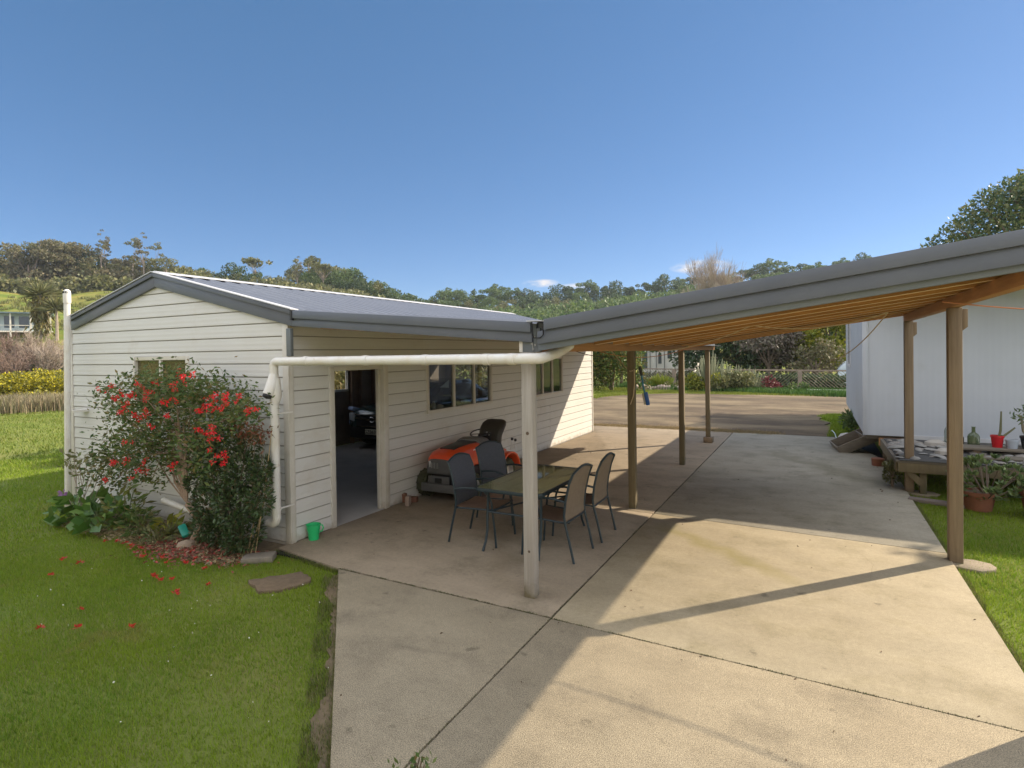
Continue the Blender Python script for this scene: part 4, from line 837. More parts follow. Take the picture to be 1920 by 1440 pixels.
for key, arg in {
    'pine': (13, (0,0,10.3), (3.2,3.2,2.6), 16, 180, 0.37, M_lf_dark, (.26,.40), .24, .6, .62),
    'pine_b': (12, (.6,0,9.2), (3.8,3.4,3.0), 20, 180, 0.37, M_lf_mid, (.24,.40), .24, .6, .55),
    'dome': (9, (0,0,5.6), (3.6,3.6,3.8), 26, 152, 0.37, M_lf_mid, (.25,.42), .22, .8, .25),
    'dome_b': (8, (0,0,4.8), (4.2,3.9,3.3), 26, 152, 0.37, M_lf_dark, (.25,.42), .22, .8, .25),
    'bushy': (9, (0,0,5.4), (4.4,4.2,3.6), 24, 142, 0.34, M_lf_brown, (.22,.36), .26, .55, .25),
    'bushy_b': (8, (.5,0,5.0), (3.8,4.2,3.4), 24, 142, 0.34, M_lf_olive, (.22,.38), .26, .6, .25),
    'olive': (8, (0,0,4.9), (3.4,3.4,3.4), 24, 142, 0.34, M_lf_olive, (.24,.42), .2, .8, .25),
    'cone': (10, (0,0,6), (1.6,1.6,4.6), 22, 60, .5, M_lf_dark, (.22,.36), .2, .9, .2),
    'gum': (15, (.4,0,10.0), (1.7,1.6,5.2), 22, 40, .36, M_lf_olive, (.12,.24), .2, .5, .5),
    'gum_b': (17, (-.5,0,11.2), (1.8,1.7,5.9), 24, 40, .36, M_lf_brown, (.11,.22), .2, .45, .5),
    'umb': (9, (0,0,8.3), (3.0,2.8,.8), 10, 60, .45, M_lf_olive, (.22,.34), .14, .45, .7)}.items():
    k = key.split('_')[0]; protos[key] = [proto_tree({'pine':'pine_tree','dome':'broadleaf_tree','bushy':'bushy_tree','olive':'olive_green_tree','cone':'conifer_tree','gum':'sparse_tree','umb':'flat_topped_tree'}[k], *arg[:2], *arg[2:6], arg[6], prng, arg[7], arg[8], arg[9], arg[10], LB[k], GR[k]), False]
def put(key, az, r_, sc_=1.0, dz=0.0, label=None, group=None, z=None):
    p = protos[key]; x, y = polar(az, r_)
    o = p[0] if not p[1] else copy_tree(p[0]); p[1] = True
    o.location = (x, y, (tz(x, y) if z is None else z)+dz); o.rotation_euler = (0,0,random.uniform(0,6.28)); s_ = sc_*random.uniform(.92,1.08); o.scale = (s_*random.uniform(.9,1.15), s_*random.uniform(.9,1.15), s_)
    if label: o['label'] = label
    if group: o['group'] = group
    return o
def px2az(x, y):
    d = cr*((x-960)/1071.3)+cu*((675.1-y)/1071.3)+cf; return math.degrees(math.atan2(d.x, d.y)), math.degrees(math.atan2(d.z, math.hypot(d.x, d.y)))
H0 = {'pine':13,'pine_b':12,'dome':9.4,'dome_b':8.1,'bushy':9,'bushy_b':8.4,'olive':8.3,'cone':10.6,'gum':15.5,'gum_b':17,'umb':9}
def skyline(key, x, ytop, r_, label=None, mn=.35, mx=1.6):
    """tree whose top reaches the given pixel height; the size follows from the terrain under it"""
    az, el = px2az(x, ytop); top = 2.2 + math.tan(R(el))*r_; bx, by = polar(az, r_); g_ = tz(bx, by); s_ = max(mn, min(mx, (top-g_)/H0[key])); o = put(key, az, r_, 1.0, 0, label)
    o.scale = (s_*random.uniform(.9,1.1), s_*random.uniform(.9,1.1), s_); return o
# left: brown-grey bush on top of the pasture
for x, y, k in ((8,470,'bushy_b'),(30,462,'bushy'),(52,458,'bushy'),(75,455,'bushy_b'),(98,447,'bushy'),(118,452,'bushy'),(140,458,'bushy'),(160,470,'dome_b'),(172,490,'olive'),(205,480,'bushy'),(222,492,'bushy_b'),(240,482,'bushy'),(262,495,'olive'),(285,500,'bushy'),(306,482,'bushy_b'),(20,486,'dome_b'),(62,482,'bushy'),(110,478,'bushy'),(145,485,'bushy_b'),(300,503,'dome')):
    skyline(k, x, y, 214+random.uniform(-8,8))
for x, y, k in ((188,430,'gum_b'),(196,445,'gum'),(248,436,'gum'),(268,434,'gum_b'),(290,446,'gum'),(312,474,'gum'),(61,448,'gum')): skyline(k, x, y, 208+random.uniform(-4,6), mx=1.9)
for x, y, k in ((330,503,'dome'),(350,500,'olive'),(372,504,'dome'),(392,508,'olive'),(418,512,'cone'),(436,500,'dome_b'),(455,514,'olive'),(474,512,'dome'),(478,487,'umb'),(500,520,'olive'),(520,522,'dome'),(540,505,'gum'),(556,480,'gum_b'),(566,497,'olive'),(578,478,'umb'),(588,500,'bushy_b'),(605,483,'umb'),(612,500,'dome'),(630,500,'bushy_b'),(645,505,'dome'),(660,515,'dome_b'),(672,518,'cone'),(686,522,'olive'),(700,526,'cone'),(712,530,'dome'),(722,536,'cone'),(736,546,'dome_b'),(752,552,'dome'),(766,558,'dome_b'),(600,515,'olive'),(575,512,'dome'),(640,524,'olive'),(690,540,'dome'),(545,528,'dome'),(662,534,'olive'),(725,553,'olive')):
    skyline(k, x, y, 210+random.uniform(-12,8))
# right: wooded slope and pine ridge
rr = random.Random(9)
tops = [(790,556),(808,546),(830,548),(852,542),(868,546),(890,540),(915,538),(940,534),(960,541),(985,545),(1005,548),(1025,546),(1050,526),(1072,532),(1096,526),(1118,538),(1140,532),(1160,530),(1182,534),(1206,526),(1230,530),(1252,518),(1275,520),(1298,516),(1322,514),(1345,514),(1368,516),(1392,502),(1412,500),(1430,498),(1456,486),(1478,502),(1500,490),(1522,494),(1548,500),(1572,486),(1590,494),(1612,480),(1632,484),(1655,486),(1680,480)]
for x, y in tops:
    k = rr.choice(['dome','dome_b','olive','pine_b','cone'] if x < 1030 else ['pine','pine_b','pine','dome_b']); skyline(k, x, y, 272+rr.uniform(-10,8), mn=.5, mx=1.8)
for row, (r0, x0, x1, st_, dy) in enumerate(((248,800,1560,27,22),(225,820,1500,29,42),(200,830,1420,31,62))):
    x = x0
    while x < x1:
        yt = np.interp(x, [t[0] for t in tops], [t[1] for t in tops]) + dy + rr.uniform(-5,6)
        skyline(rr.choice(['dome','dome_b','olive','pine_b','dome','bushy_b']), x+rr.uniform(-8,8), yt, r0+rr.uniform(-9,9), mn=.6, mx=1.5); x += st_
# wood mass behind them as one mass
def wood(name, azr, rr_, n, m_, label, hh=(5,8), rad=(2.6,4.2)):
    rng = np.random.default_rng(len(name)); Vs, Fs, b = [], [], 0
    for i in range(n):
        az = rng.uniform(*azr); r_ = rng.uniform(*rr_); x, y = polar(az, r_); z = tz(x, y); q = rng.uniform(*rad); h_ = rng.uniform(*hh)
        P, u = blob_points((x, y, z+h_*.55), (q, q, h_*.5), 150, rng, .7); V, F = leaves(P, u, .95, .85, rng, .7); Vs.append(V); Fs.append(F+b); b += len(V)
    o = np_mesh(name, np.concatenate(Vs), np.concatenate(Fs), m_); setp(o, label, 'wood', kind='stuff')
wood('woodland', (-37,6), (165,275), 520, M_lf_mid, 'dense mixed green woodland covering the far slope behind the garage')
wood('hill_bush', (-58,-37), (150,212), 330, M_lf_olive, 'olive green bush covering the nearer slope behind the garage roof')
wood('hedgerow', (-80,-58), (196,204), 75, M_lf_olive, 'pale olive hedgerow along the top edge of the pasture', (2.5,4), (2,3.2))
wood('hill_scrub', (-85,-56), (206,222), 130, M_lf_brown, 'brown grey scrub under the hilltop trees', (4,6.5), (2.4,3.8))
wood('far_trees_right', (8,60), (150,270), 160, M_lf_mid, 'wooded slope far away behind the white house')
for k_, (p_, used) in protos.items():
    if not used: bpy.data.objects.remove(p_)

# the few trees of a kind that can be told apart by their place
def by_place(group, lead):
    ob = [o for o in COL.objects if o.get('group') == group and o.parent is None]; ob.sort(key=lambda o: math.atan2(o.location.x, o.location.y))
    words = ['leftmost','second from the left','third from the left','fourth from the left','fifth from the left','sixth from the left','seventh from the left','eighth from the left','ninth from the left','tenth from the left']
    for o, w_ in zip(ob, words[:len(ob)-1]+['rightmost']): o['label'] = lead + ', ' + w_ + ' of its kind'
by_place(GR['umb'], 'small flat topped tree on a bare trunk'); by_place(GR['gum'], 'tall thin tree with sparse layered foliage')
by_place(GR['cone'], 'dark pointed conifer on the wooded ridge')
# palms on the pasture
def palm(az, r_, h, dead, label):
    x, y = polar(az, r_); z = tz(x, y); t = empty('cabbage_palm', (x, y, z), label, 'palm tree', 'palms on the pasture'); rng = np.random.default_rng(int(h*10))
    mb = MB(); mb.tube([(0,0,-.3),(.1,0,h*.5),(.0,0,h)], .2, 8, radii=[.26,.2,.17]); mb.build('trunk', M_barkp, t, world=False)
    n = 260; u = rand_unit(n, rng); u[:,2] = np.abs(u[:,2])*.9-.25; V, F = leaves(np.tile([[0,0,h]], (n,1))+u*.2, u, 1.9, .09, rng, .15); np_mesh('fronds', V, F, M_lf_olive, t)
    if dead:
        n = 420; P = np.stack([rng.normal(0,.55,n), rng.normal(0,.55,n), rng.uniform(h*.15,h,n)], -1); D = np.stack([rng.normal(0,.3,n), rng.normal(0,.3,n), -np.ones(n)], -1); V, F = leaves(P, D, 1.2, .2, rng, .3); np_mesh('dead_skirt', V, F, leaf_mat('dead_frond_skirt', [(.13,.11,.035),(.20,.16,.05),(.10,.11,.03)], .2), t)
az, _ = px2az(76, 600); palm(az, 112, 6.6, True, 'tall shaggy palm with a skirt of dead fronds beside the hill house')
az, _ = px2az(88, 600); palm(az, 114, 6.3, False, 'slim tall palm directly behind the shaggy palm')
az, _ = px2az(106, 600); palm(az, 110, 4.6, False, 'shorter palm with a bare trunk nearest the white vent pipe')

# low tussocks dotted over the pasture
sp = []
for i in range(520):
    az = random.Random(i*7+1).uniform(-80,-57); d = random.Random(i*13+5).uniform(88,196); x, y = polar(az, d); sp.append((x, y, tz(x,y)-.15, .9))
HILL_TUFTS = sp
# little house on the hill
hx, hy = polar(px2az(25, 590)[0], 118); hz = tz(hx, hy)
hh = empty('hill_house', (hx, hy, hz), 'small pale blue house with a flat roof and posts on the pasture hill', 'house', rz=R(66))
def hb(name, bs, m_, par=hh, bev=0):
    mb = MB(); 
    for b_ in bs: mb.box(*b_)
    return mb.build(name, m_, par, world=False, bev=bev)
wl_ = hb('wall', [(-5,4.2,.0,5,1.0,3.7)], mat('pale_blue_wall', (.42,.50,.52), .7)); rf_ = hb('roof', [(-5.6,4.9,-1.6,5.4,3.7,3.9)], mat('blue_grey_roof', (.20,.26,.29), .6))
for i in range(5): hb('window', [(-4.6+i*1.75,-3.4+i*1.75,-.04,.0,1.5,3.3)], mat('dark_window', (.05,.07,.09), .1) if i == 0 else bpy.data.materials['dark_window'], wl_)
for i in range(5): hb('veranda_post', [(-5.2+i*2.4,-5.0+i*2.4,-1.4,-1.2,-1.2,3.7)], M_white)
hb('veranda_deck', [(-5.4,4.8,-1.4,.0,.8,1.0)], M_white); hb('rail', [(-5.2,4.5,-1.35,-1.3,1.8,1.9)], M_white); hb('base', [(-4.8,4.0,.3,4.8,-1.5,1.0)], M_lin)

# ------------------------------------------------------------------ left middle ground: bare trees, gorse, reeds
def bare_tree(x, y, z, h, seed, label, group, m_, depth=5, spread=.5, kids=(2,4), multi=1, upb=.2):
    rng = np.random.default_rng(seed); t = empty('bare_tree', (x, y, z), label, 'tree', group); mb = MB()
    for k in range(multi): twig_tree(mb, (0,0,-.2), (rng.normal()*.25, rng.normal()*.25, 1), h*.33, h*.018, depth, rng, spread, 6, upb, kids)
    mb.build('branches', m_, t, world=False); return t
M_twig = mat('pinkish_twigs', (.23,.155,.12), .9, var=(.16,.11,.09), vscale=.8); M_twigp = mat('pale_twigs', (.40,.33,.26), .85, var=(.28,.22,.18), vscale=1)
GRP = 'leafless trees beyond the marsh'
for i, (x, yt, d, m_) in enumerate(((-15,592,66,M_twig),(8,588,66,M_twig),(28,592,70,M_twig),(58,612,72,M_twig),(92,596,66,M_twigp),(118,600,70,M_twig),(100,615,62,M_twigp),(45,625,62,M_twig))):
    az, el = px2az(x, yt); bx, by = polar(az, d); z = tz(bx, by); h = (2.2+math.tan(R(el))*d)-z
    bare_tree(bx, by, z, h*.92, 30+i, {0:'leafless pinkish brown tree beyond the marsh'}.get(0) if m_ is M_twig else 'pale stemmed leafless tree beyond the marsh', GRP if m_ is M_twig else 'pale leafless trees beyond the marsh', m_, 5, .5, (3,4), 2)
def bush(name, x, y, z, rx, rz_, n, size, m_, label, cat, group=None, seed=1, ncl=9, wid=.7):
    rng = np.random.default_rng(seed); t = empty(name, (x, y, z), label, cat, group)
    cl = crown_clumps((0,0,rz_*.9), (rx,rx,rz_), ncl, rng, (.35,.55), .85, .3); V, F = crown(cl, max(6, n//ncl), size, wid, rng, jitter=.7); V[:,2] = np.maximum(V[:,2], -.02)
    np_mesh('foliage', V, F, m_, t); mb = MB(); branchy(mb, (0,0,-.05), [tuple(c) for c, _ in cl[:6]], max(.012, rx*.03), rng, n=3, sides=4); mb.build('stems', M_bark, t, world=False); return t
by_place('leafless trees beyond the marsh', 'leafless pinkish brown tree beyond the marsh')
by_place('pale leafless trees beyond the marsh', 'pale stemmed leafless tree beyond the marsh')
rr = random.Random(4)
def bush_copies(src, spots, label=None):
    for i, (x, y, z, s_) in enumerate(spots):
        o = src if i == 0 else copy_tree(src); o.location = (x, y, z); o.scale = (s_*rr.uniform(.9,1.2), s_*rr.uniform(.9,1.2), s_); o.rotation_euler = (0,0,rr.uniform(0,6))
gsp = []
for i in range(34):
    az, _ = px2az(rr.uniform(-40,150), 680); d = rr.uniform(44,60); x, y = polar(az, d); gsp.append((x, y, tz(x,y)-.1, rr.uniform(.8,1.15)))
bush_copies(bush('gorse_bush', 0,0,0, 1.7, 1.2, 5200, .13, M_gorse, 'yellow flowering gorse bush in the thicket beyond the marsh', 'gorse', 'yellow gorse bushes beyond the marsh', 3, 12), gsp)
dsp = []
for i in range(14):
    az, _ = px2az(rr.uniform(-30,140), 640); d = rr.uniform(64,76); x, y = polar(az, d); dsp.append((x, y, tz(x,y)-.1, rr.uniform(.9,1.3)))
bush_copies(bush('dark_bush', 0,0,0, 2.0, 1.7, 2000, .28, M_lf_dark, 'dark green bush under the leafless trees beyond the marsh', 'bush', 'dark bushes under the leafless trees', 8, 10), dsp)
az, _ = px2az(190, 610); x, y = polar(az, 82); o_ = [(x,y,tz(x,y),1.2)]; az, _ = px2az(165,615); x, y = polar(az,80); o_.append((x,y,tz(x,y),1.1))
bush_copies(bush('yellow_bush', 0,0,0, 2.4, 1.2, 2000, .28, M_gorse, 'yellow flowering bush at the pasture foot behind the garage eave', 'bush', 'yellow bushes at the pasture foot', 12, 10), o_)
# dry grass clumps and reeds
def tuft_mesh(name, spots, h, nbl, m_, label, cat='grass', wdt=.012, lean=.35, seed=2):
    rng = np.random.default_rng(seed); S = np.array(spots); k = len(S); idx = np.repeat(np.arange(k), nbl); n = len(idx)
    base = S[idx, :3] + np.stack([rng.normal(0,.5,n)*S[idx,3], rng.normal(0,.5,n)*S[idx,3], np.zeros(n)], -1)
    hh_ = h*(.5+.7*rng.random(n))*np.minimum(1.3, S[idx,3]*2+.4); a = rng.random(n)*6.283; dx = np.stack([np.cos(a), np.sin(a), np.zeros(n)], -1); ln_ = (rng.random(n)*lean*hh_)[:, None]
    sd_ = np.stack([-np.sin(a), np.cos(a), np.zeros(n)], -1)*wdt*(.7+.6*rng.random(n))[:, None]
    mid = base+dx*ln_*.3+np.stack([0*hh_,0*hh_,hh_*.6],-1); tip = base+dx*ln_+np.stack([0*hh_,0*hh_,hh_],-1)
    V = np.stack([base-sd_, base+sd_, mid+sd_*.6, mid-sd_*.6, tip], 1).reshape(-1,3); i = np.arange(n)*5
    F = np.concatenate([np.stack([i,i+1,i+2],-1), np.stack([i,i+2,i+3],-1), np.stack([i+3,i+2,i+4],-1)]); o = np_mesh(name, V, F, m_); setp(o, label, cat, kind='stuff'); return o
tuft_mesh('pasture_tussocks', HILL_TUFTS, .55, 60, leaf_mat('tussock_olive', [(.14,.16,.04),(.24,.22,.07),(.09,.12,.03)], .2), 'olive tussocks dotted over the pasture hill', wdt=.07, lean=.8, seed=31)
sp = []
for i in range(210):
    az, _ = px2az(rr.uniform(-60,150), 720); d = rr.uniform(33,48); x, y = polar(az, d); sp.append((x, y, tz(x,y)-.1, rr.uniform(.6,1.3)))
tuft_mesh('marsh_grass', sp, .8, 230, leaf_mat('marsh_straw', [(.42,.33,.19),(.30,.25,.12),(.16,.19,.06),(.50,.40,.24),(.22,.22,.08)], .25), 'clumps of dry tan marsh grass beyond the lawn', wdt=.022, lean=.95)
sp = []
for i in range(120):
    az, _ = px2az(rr.uniform(-80,160), 760); d = rr.uniform(31.5,37); x, y = polar(az, d); sp.append((x, y, -.2, rr.uniform(.3,.6)))
tuft_mesh('ditch_reeds', sp, .6, 110, leaf_mat('brown_reeds', [(.16,.13,.08),(.30,.23,.14),(.10,.12,.05),(.36,.29,.18)], .1), 'brown reeds along the dark ditch at the lawn edge', wdt=.02, seed=5)
sp = []
for i in range(260):
    az, _ = px2az(rr.uniform(-60,150), 720); d = rr.uniform(35,60); x, y = polar(az, d); sp.append((x, y, tz(x,y)-.05, rr.uniform(.6,1.2)))
tuft_mesh('marsh_greenery', sp, .5, 160, leaf_mat('rank_green_grass', [(.10,.14,.03),(.16,.19,.05),(.22,.22,.07)], .2), 'rank green grass between the marsh clumps', wdt=.03, seed=6)

# ------------------------------------------------------------------ unseen house added behind the viewpoint (sunlit front, bounces fill light on the yard)
mh = empty('bounce_house', (-2, -4, 0), 'unseen cream two storey house added behind the viewpoint to bounce light', 'house')
def wbox(name, bs, m_, par, bev=0, label=None):
    mb = MB()
    for b_ in bs: mb.box(*b_)
    return mb.build(name, m_, par, bev=bev, label=label)
M_hw = mat('bounce_house_wall', (.58,.565,.53), .7)
wbox('wall', [(-15,9,-9.5,-3.6,-.1,5.6)], M_hw, mh); wbox('roof', [(-15.5,9.5,-10,-3.1,5.6,5.8)], M_slate, mh)
for x in (-12.5,-8.5,-4.0,0.5,5): wbox('window', [(x,x+2.0,-3.6,-3.55,2.9,4.4)], M_gl, mh)

# ------------------------------------------------------------------ red flowered shrub against the gable wall
M_redf = mat('red_petals', (.80,.004,.014), .5, island=[(.90,.012,.03),(.62,.003,.012),(.88,.06,.06)], transl=.3)
M_lf_shrub = leaf_mat('shrub_leaves', [(.055,.10,.035),(.10,.17,.045),(.18,.21,.065),(.08,.12,.04),(.26,.19,.07)], .35)
rng = np.random.default_rng(21)
fs = empty('flowering_shrub', (-6.72, 4.30, 0), 'wide open shrub with clusters of bright red flowers in front of the gable window', 'shrub')
def px3(x, y, Y):
    d = cr*((x-960)/1071.3)+cu*((675.1-y)/1071.3)+cf; t = Y/d.y; return Vector((d.x*t, Y, 2.2+d.z*t))
limbs = []; mb = MB()
base = Vector((-6.62, 4.24, -.02)); fork = px3(352, 945, 4.20)
mb.tube([base, px3(378,985,4.22), px3(368,965,4.2), fork], .05, 8, radii=[.06,.05,.045,.04])
sp_ends = []
for (x, y) in ((200,735),(215,775),(225,830),(245,720),(265,760),(290,712),(300,790),(320,705),(335,745),(345,820),(365,715),(385,760),(405,730),(420,790),(445,735),(455,770),(470,765),(250,880),(215,905),(285,900),(310,860),(395,830),(430,845),(380,880),(240,800),(275,835),(350,880),(205,870),(180,895)):
    Y = 4.28 + rng.uniform(-.38,.26); sp_ends.append(px3(x, y, Y))
for i, e in enumerate(sp_ends):
    s0 = fork; ax_ = px3(338, 905-(i%5)*28, 4.24); ax_ = fork.lerp(ax_, 1.0)+Vector((e.x-fork.x,0,0))*.10; m1 = ax_.lerp(e, .5)+Vector((rng.uniform(-.06,.06), rng.uniform(-.06,.06), .08)); mb.tube([s0, ax_, m1, e], .01, 5, radii=[.009,.010,.006,.003])
    for k in range(3):
        q = m1.lerp(e, rng.uniform(.1,.9)); q2 = q+Vector((rng.uniform(-.25,.25), rng.uniform(-.2,.2), rng.uniform(-.02,.25))); mb.tube([q, q2], .004, 4); sp_ends_extra = limbs.append(q2)
mb.build('branches', mat('pinkish_bark', (.36,.25,.18), .8, var=(.22,.15,.11), vscale=15, bump=.4, bscale=40), fs)
P, D = [], []
for e in sp_ends + limbs:
    k = 125 if e in sp_ends else 70
    q = np.array(e) + rng.normal(size=(k,3))*np.array([.13,.10,.085]); q = q[q[:,2] > .25]; P.append(q); k = len(q); dd = rng.normal(size=(k,3)); dd[:,2] = dd[:,2]*.5+.25; D.append(dd)
V, F = leaves(np.concatenate(P)-np.array(fs.location), np.concatenate(D), .062, .42, rng, .2); np_mesh('foliage', V, F, M_lf_shrub, fs)
def flower_cluster(c, n=22, s_=.023, r_=.045):
    c = np.array(c); u = rand_unit(n, rng); u[:,2] -= .35; return leaves(np.tile(c,(n,1))+u*r_*.25, u, s_*1.6, .42, rng, .35)
fl = [(192,727),(207,726),(215,742),(240,738),(262,722),(225,752),(222,768),(243,760),(250,745),(270,748),(235,765),(265,730),(250,735),(280,740),(300,718),(312,752),(325,752),(328,728),(345,703),(330,700),(355,702),(338,712),(380,770),(400,742),(408,745),(385,755),(398,768),(412,760),(424,742),(418,755),(370,767),(455,768),(470,770),(255,775),(267,783),(315,782),(240,828),(232,862),(215,868),(270,860),(323,868),(415,868),(422,862),(370,806),(385,812),(395,815),(404,825),(200,897),(248,889),(282,798),(445,742),(275,765),(403,805),(404,848),(212,862),(272,878)]
for x, y in fl:
    e = np.array(px3(x+rng.uniform(-3,3), y+rng.uniform(-3,3), 4.28+rng.uniform(-.56,-.34)))-np.array(fs.location); q = [flower_cluster(e+rng.normal(size=3)*np.array([.032,.03,.024]), 14, rng.uniform(.012,.020)) for _ in range(3)]; F = np.concatenate([f_+56*k for k, (v_, f_) in enumerate(q)]); np_mesh('flower_cluster', np.concatenate([v_ for v_, f_ in q]), F, M_redf, fs)

# dark bush in front of the corner
db = empty('evergreen_bush', (-5.95, 4.22, 0), 'dense dark green rounded bush between the red flowered shrub and the downpipe', 'bush')
cl = []
for (x, y, r_) in ((395,860,.20),(430,830,.20),(470,835,.17),(415,900,.26),(455,890,.24),(490,880,.17),(400,945,.28),(445,950,.30),(488,940,.18),(420,990,.26),(460,995,.26),(388,985,.20),(440,1015,.16),(492,900,.14),(370,905,.16)):
    e = px3(x, y, 4.20+rng.uniform(-.12,.12)); e.x -= .02; cl.append((np.array(e)-np.array(db.location), (r_*.85, r_*.8, r_*.9)))
V, F = crown(cl, 620, .05, .45, rng, shell=.55, jitter=.7); V[:,2] = np.maximum(V[:,2], .0)
np_mesh('foliage', V, F, leaf_mat('dark_bush_leaves', [(.035,.07,.025),(.055,.10,.035),(.09,.13,.045),(.045,.08,.03),(.13,.09,.045)], .2, .4, .5), db)
mb = MB(); branchy(mb, tuple(db.location), [tuple(Vector(c)+db.location) for c, _ in cl[:9]], .022, rng, n=3, sides=5)
for x, y, dy in ((462,800,-.03),(480,798,.0),(448,812,.02),(495,810,.02)): e = px3(x, y, 4.2+dy); mb.tube([px3(x-4, y+60, 4.2), e], .004, 4)
mb.build('stems', M_bark, db)
P = []; 
for x, y in ((462,800),(480,798),(448,812),(495,812),(478,812),(470,822),(455,825),(485,825)):
    P.append(np.array(px3(x, y, 4.12))+rng.normal(size=(34,3))*np.array([.055,.05,.035]))
P = np.concatenate(P)-np.array(db.location); V, F = leaves(P, rng.normal(size=P.shape), .05, .35, rng, .3); np_mesh('reddish_tips', V, F, leaf_mat('reddish_new_leaves', [(.22,.05,.03),(.16,.07,.035),(.10,.09,.035),(.30,.09,.05)], .3), db)

# broad leaved plants at the left foot
M_big = leaf_mat('broad_glossy_leaves', [(.05,.12,.025),(.09,.19,.035),(.17,.27,.05),(.06,.14,.03)], .25, .35, .5)
def big_plant(name, x, y, Y, n, sz, spread, h, label, cat, m_, group=None, wid=.75):
    e = px3(x, y, Y); t = empty(name, (e.x, Y, 0), label, cat, group); r_ = np.random.default_rng(int(x)); u = rand_unit(n, r_); u[:,2] = np.abs(u[:,2])*.9+.15
    P = np.zeros((n,3)); k = r_.random(n)[:,None]**.5; P = u*np.array([spread,spread*.8,h])*k; V, F = leaves(P, u*np.array([1,1,.4]), sz, wid, r_, .35); V[:,2] = np.maximum(V[:,2], .0); np_mesh('leaves', V, F, m_, t)
    mb = MB()
    for i in range(0, n, max(1, n//14)): mb.tube([(P[i,0]*.1,P[i,1]*.1,-.02), tuple(P[i])], .006, 4)
    mb.build('stalks', M_grn if False else mat('stalk_green', (.12,.14,.05), .6) if 'stalk_green' not in bpy.data.materials else bpy.data.materials['stalk_green'], t, world=False); return t
big_plant('broadleaf_plant', 150, 960, 4.10, 75, .19, .42, .42, 'broad leaved dark green plant with a mauve flower at the left end of the bed', 'plant', M_big)
big_plant('broadleaf_plant', 190, 985, 4.02, 60, .18, .30, .30, 'broad glossy leaved clump, second from the left in the bed', 'plant', M_big)
big_plant('leafy_plant', 232, 960, 4.20, 170, .12, .34, .50, 'light green narrow leaved plant in the middle of the bed', 'plant', leaf_mat('light_leaves', [(.10,.17,.04),(.17,.22,.05),(.24,.22,.07),(.08,.12,.04)], .3), wid=.35)
big_plant('leafy_plant', 262, 990, 4.10, 130, .10, .28, .32, 'low green and tan leafy clump behind the lit patch of lawn', 'plant', M_lf_shrub, wid=.35)
big_plant('yellow_leaved_plant', 318, 985, 4.25, 40, .16, .17, .26, 'low plant with upright yellow green leaves left of the shrub trunk', 'plant', M_lf_yel, wid=.4)
big_plant('leafy_plant', 296, 1008, 4.05, 90, .08, .26, .14, 'low brownish green clump under the yellow leaved plant', 'plant', M_lf_olive, wid=.35)
sb = empty('bare_stemmed_shrub', (-9.3, 4.2, 0), 'small shrub with bare pale stems and purplish leaves beside the vent pipe', 'shrub'); mb = MB(); P = []
for x, y in ((128,865),(138,858),(150,870),(165,858),(180,860),(195,862),(210,866),(172,880),(146,885),(222,872)):
    e = px3(x, y, 4.2+rng.uniform(-.1,.1)); mb.tube([(-9.2+rng.uniform(-.2,.3),4.2,0), tuple(e.lerp(Vector((-9.1,4.2,.3)),.4)), e], .005, 4); P.append(np.array(e)+rng.normal(size=(16,3))*.06)
mb.build('stems', M_barkp, sb); P = np.concatenate(P)-np.array(sb.location); V, F = leaves(P, rng.normal(size=P.shape), .08, .5, rng); np_mesh('foliage', V, F, M_lf_olive, sb)
e = px3(118, 925, 4.0); V, F = flower_cluster((0,0,0), 30, .04, .07); o = np_mesh('mauve_flower', V, F, mat('mauve_petals', (.42,.22,.45), .6, transl=.3)); o.location = e; setp(o, 'single mauve flower head at the left end of the bed', 'flower')
# soil bed and litter under the shrubs
mb = MB(); bp = [(-9.3,4.66),(-9.2,4.05),(-8.4,3.95),(-7.8,4.02),(-7.2,3.98),(-6.5,3.90),(-6.0,3.86),(-5.6,3.98),(-5.5,4.3),(-5.48,4.66)]
bpp = []
for i in range(len(bp)):
    a, b = Vector(bp[i]), Vector(bp[(i+1)%len(bp)])
    for k in range(6): p = a.lerp(b, k/6); bpp.append((p.x+rr.uniform(-.04,.04), p.y+(rr.uniform(-.05,.05) if p.y < 4.6 else 0)))
mb.prism(bpp, -.06, -.022); setp(mb.build('soil_bed', M_soil), kind='structure')
n = 1500; P = np.stack([rng.normal(-6.45,.42,n), rng.normal(4.05,.17,n), np.full(n,-.012)+rng.random(n)*.01], -1); P = P[(P[:,1] < 4.6)]
D = rng.normal(size=P.shape); D[:,2] *= .25; V, F = leaves(P, D, .045, .45, rng, .1); o = np_mesh('petal_litter', V, F, mat('faded_petals', (.35,.05,.04), .8, island=[(.25,.10,.07),(.45,.07,.06),(.18,.11,.07),(.30,.16,.12)])); setp(o, 'faded red petals and leaves littering the soil under the red flowered shrub', 'petals', kind='stuff')
n = 3500; P = np.stack([rng.uniform(-9.2,-5.5,n), rng.normal(4.05,.15,n), np.full(n,-.015)+rng.random(n)*.008], -1); P = P[(P[:,1] < 4.6)&(P[:,1]>3.85)]
D = rng.normal(size=P.shape); D[:,2] *= .25; V, F = leaves(P, D, .06, .25, rng, .1); o = np_mesh('leaf_litter', V, F, M_straw); setp(o, 'dry leaves and twigs littering the flower bed', 'leaf litter', kind='stuff')
mb = MB(); mb.obox((-6.78,4.22,.10), (.20,.09,.05), rotm(R(20),R(28),R(-15))); o = mb.build('trowel_scoop', mat('teal_scoop', (.01,.24,.18), .4), None, bev=.015); setp(o, 'teal plastic scoop lying against the shrub trunk', 'scoop')
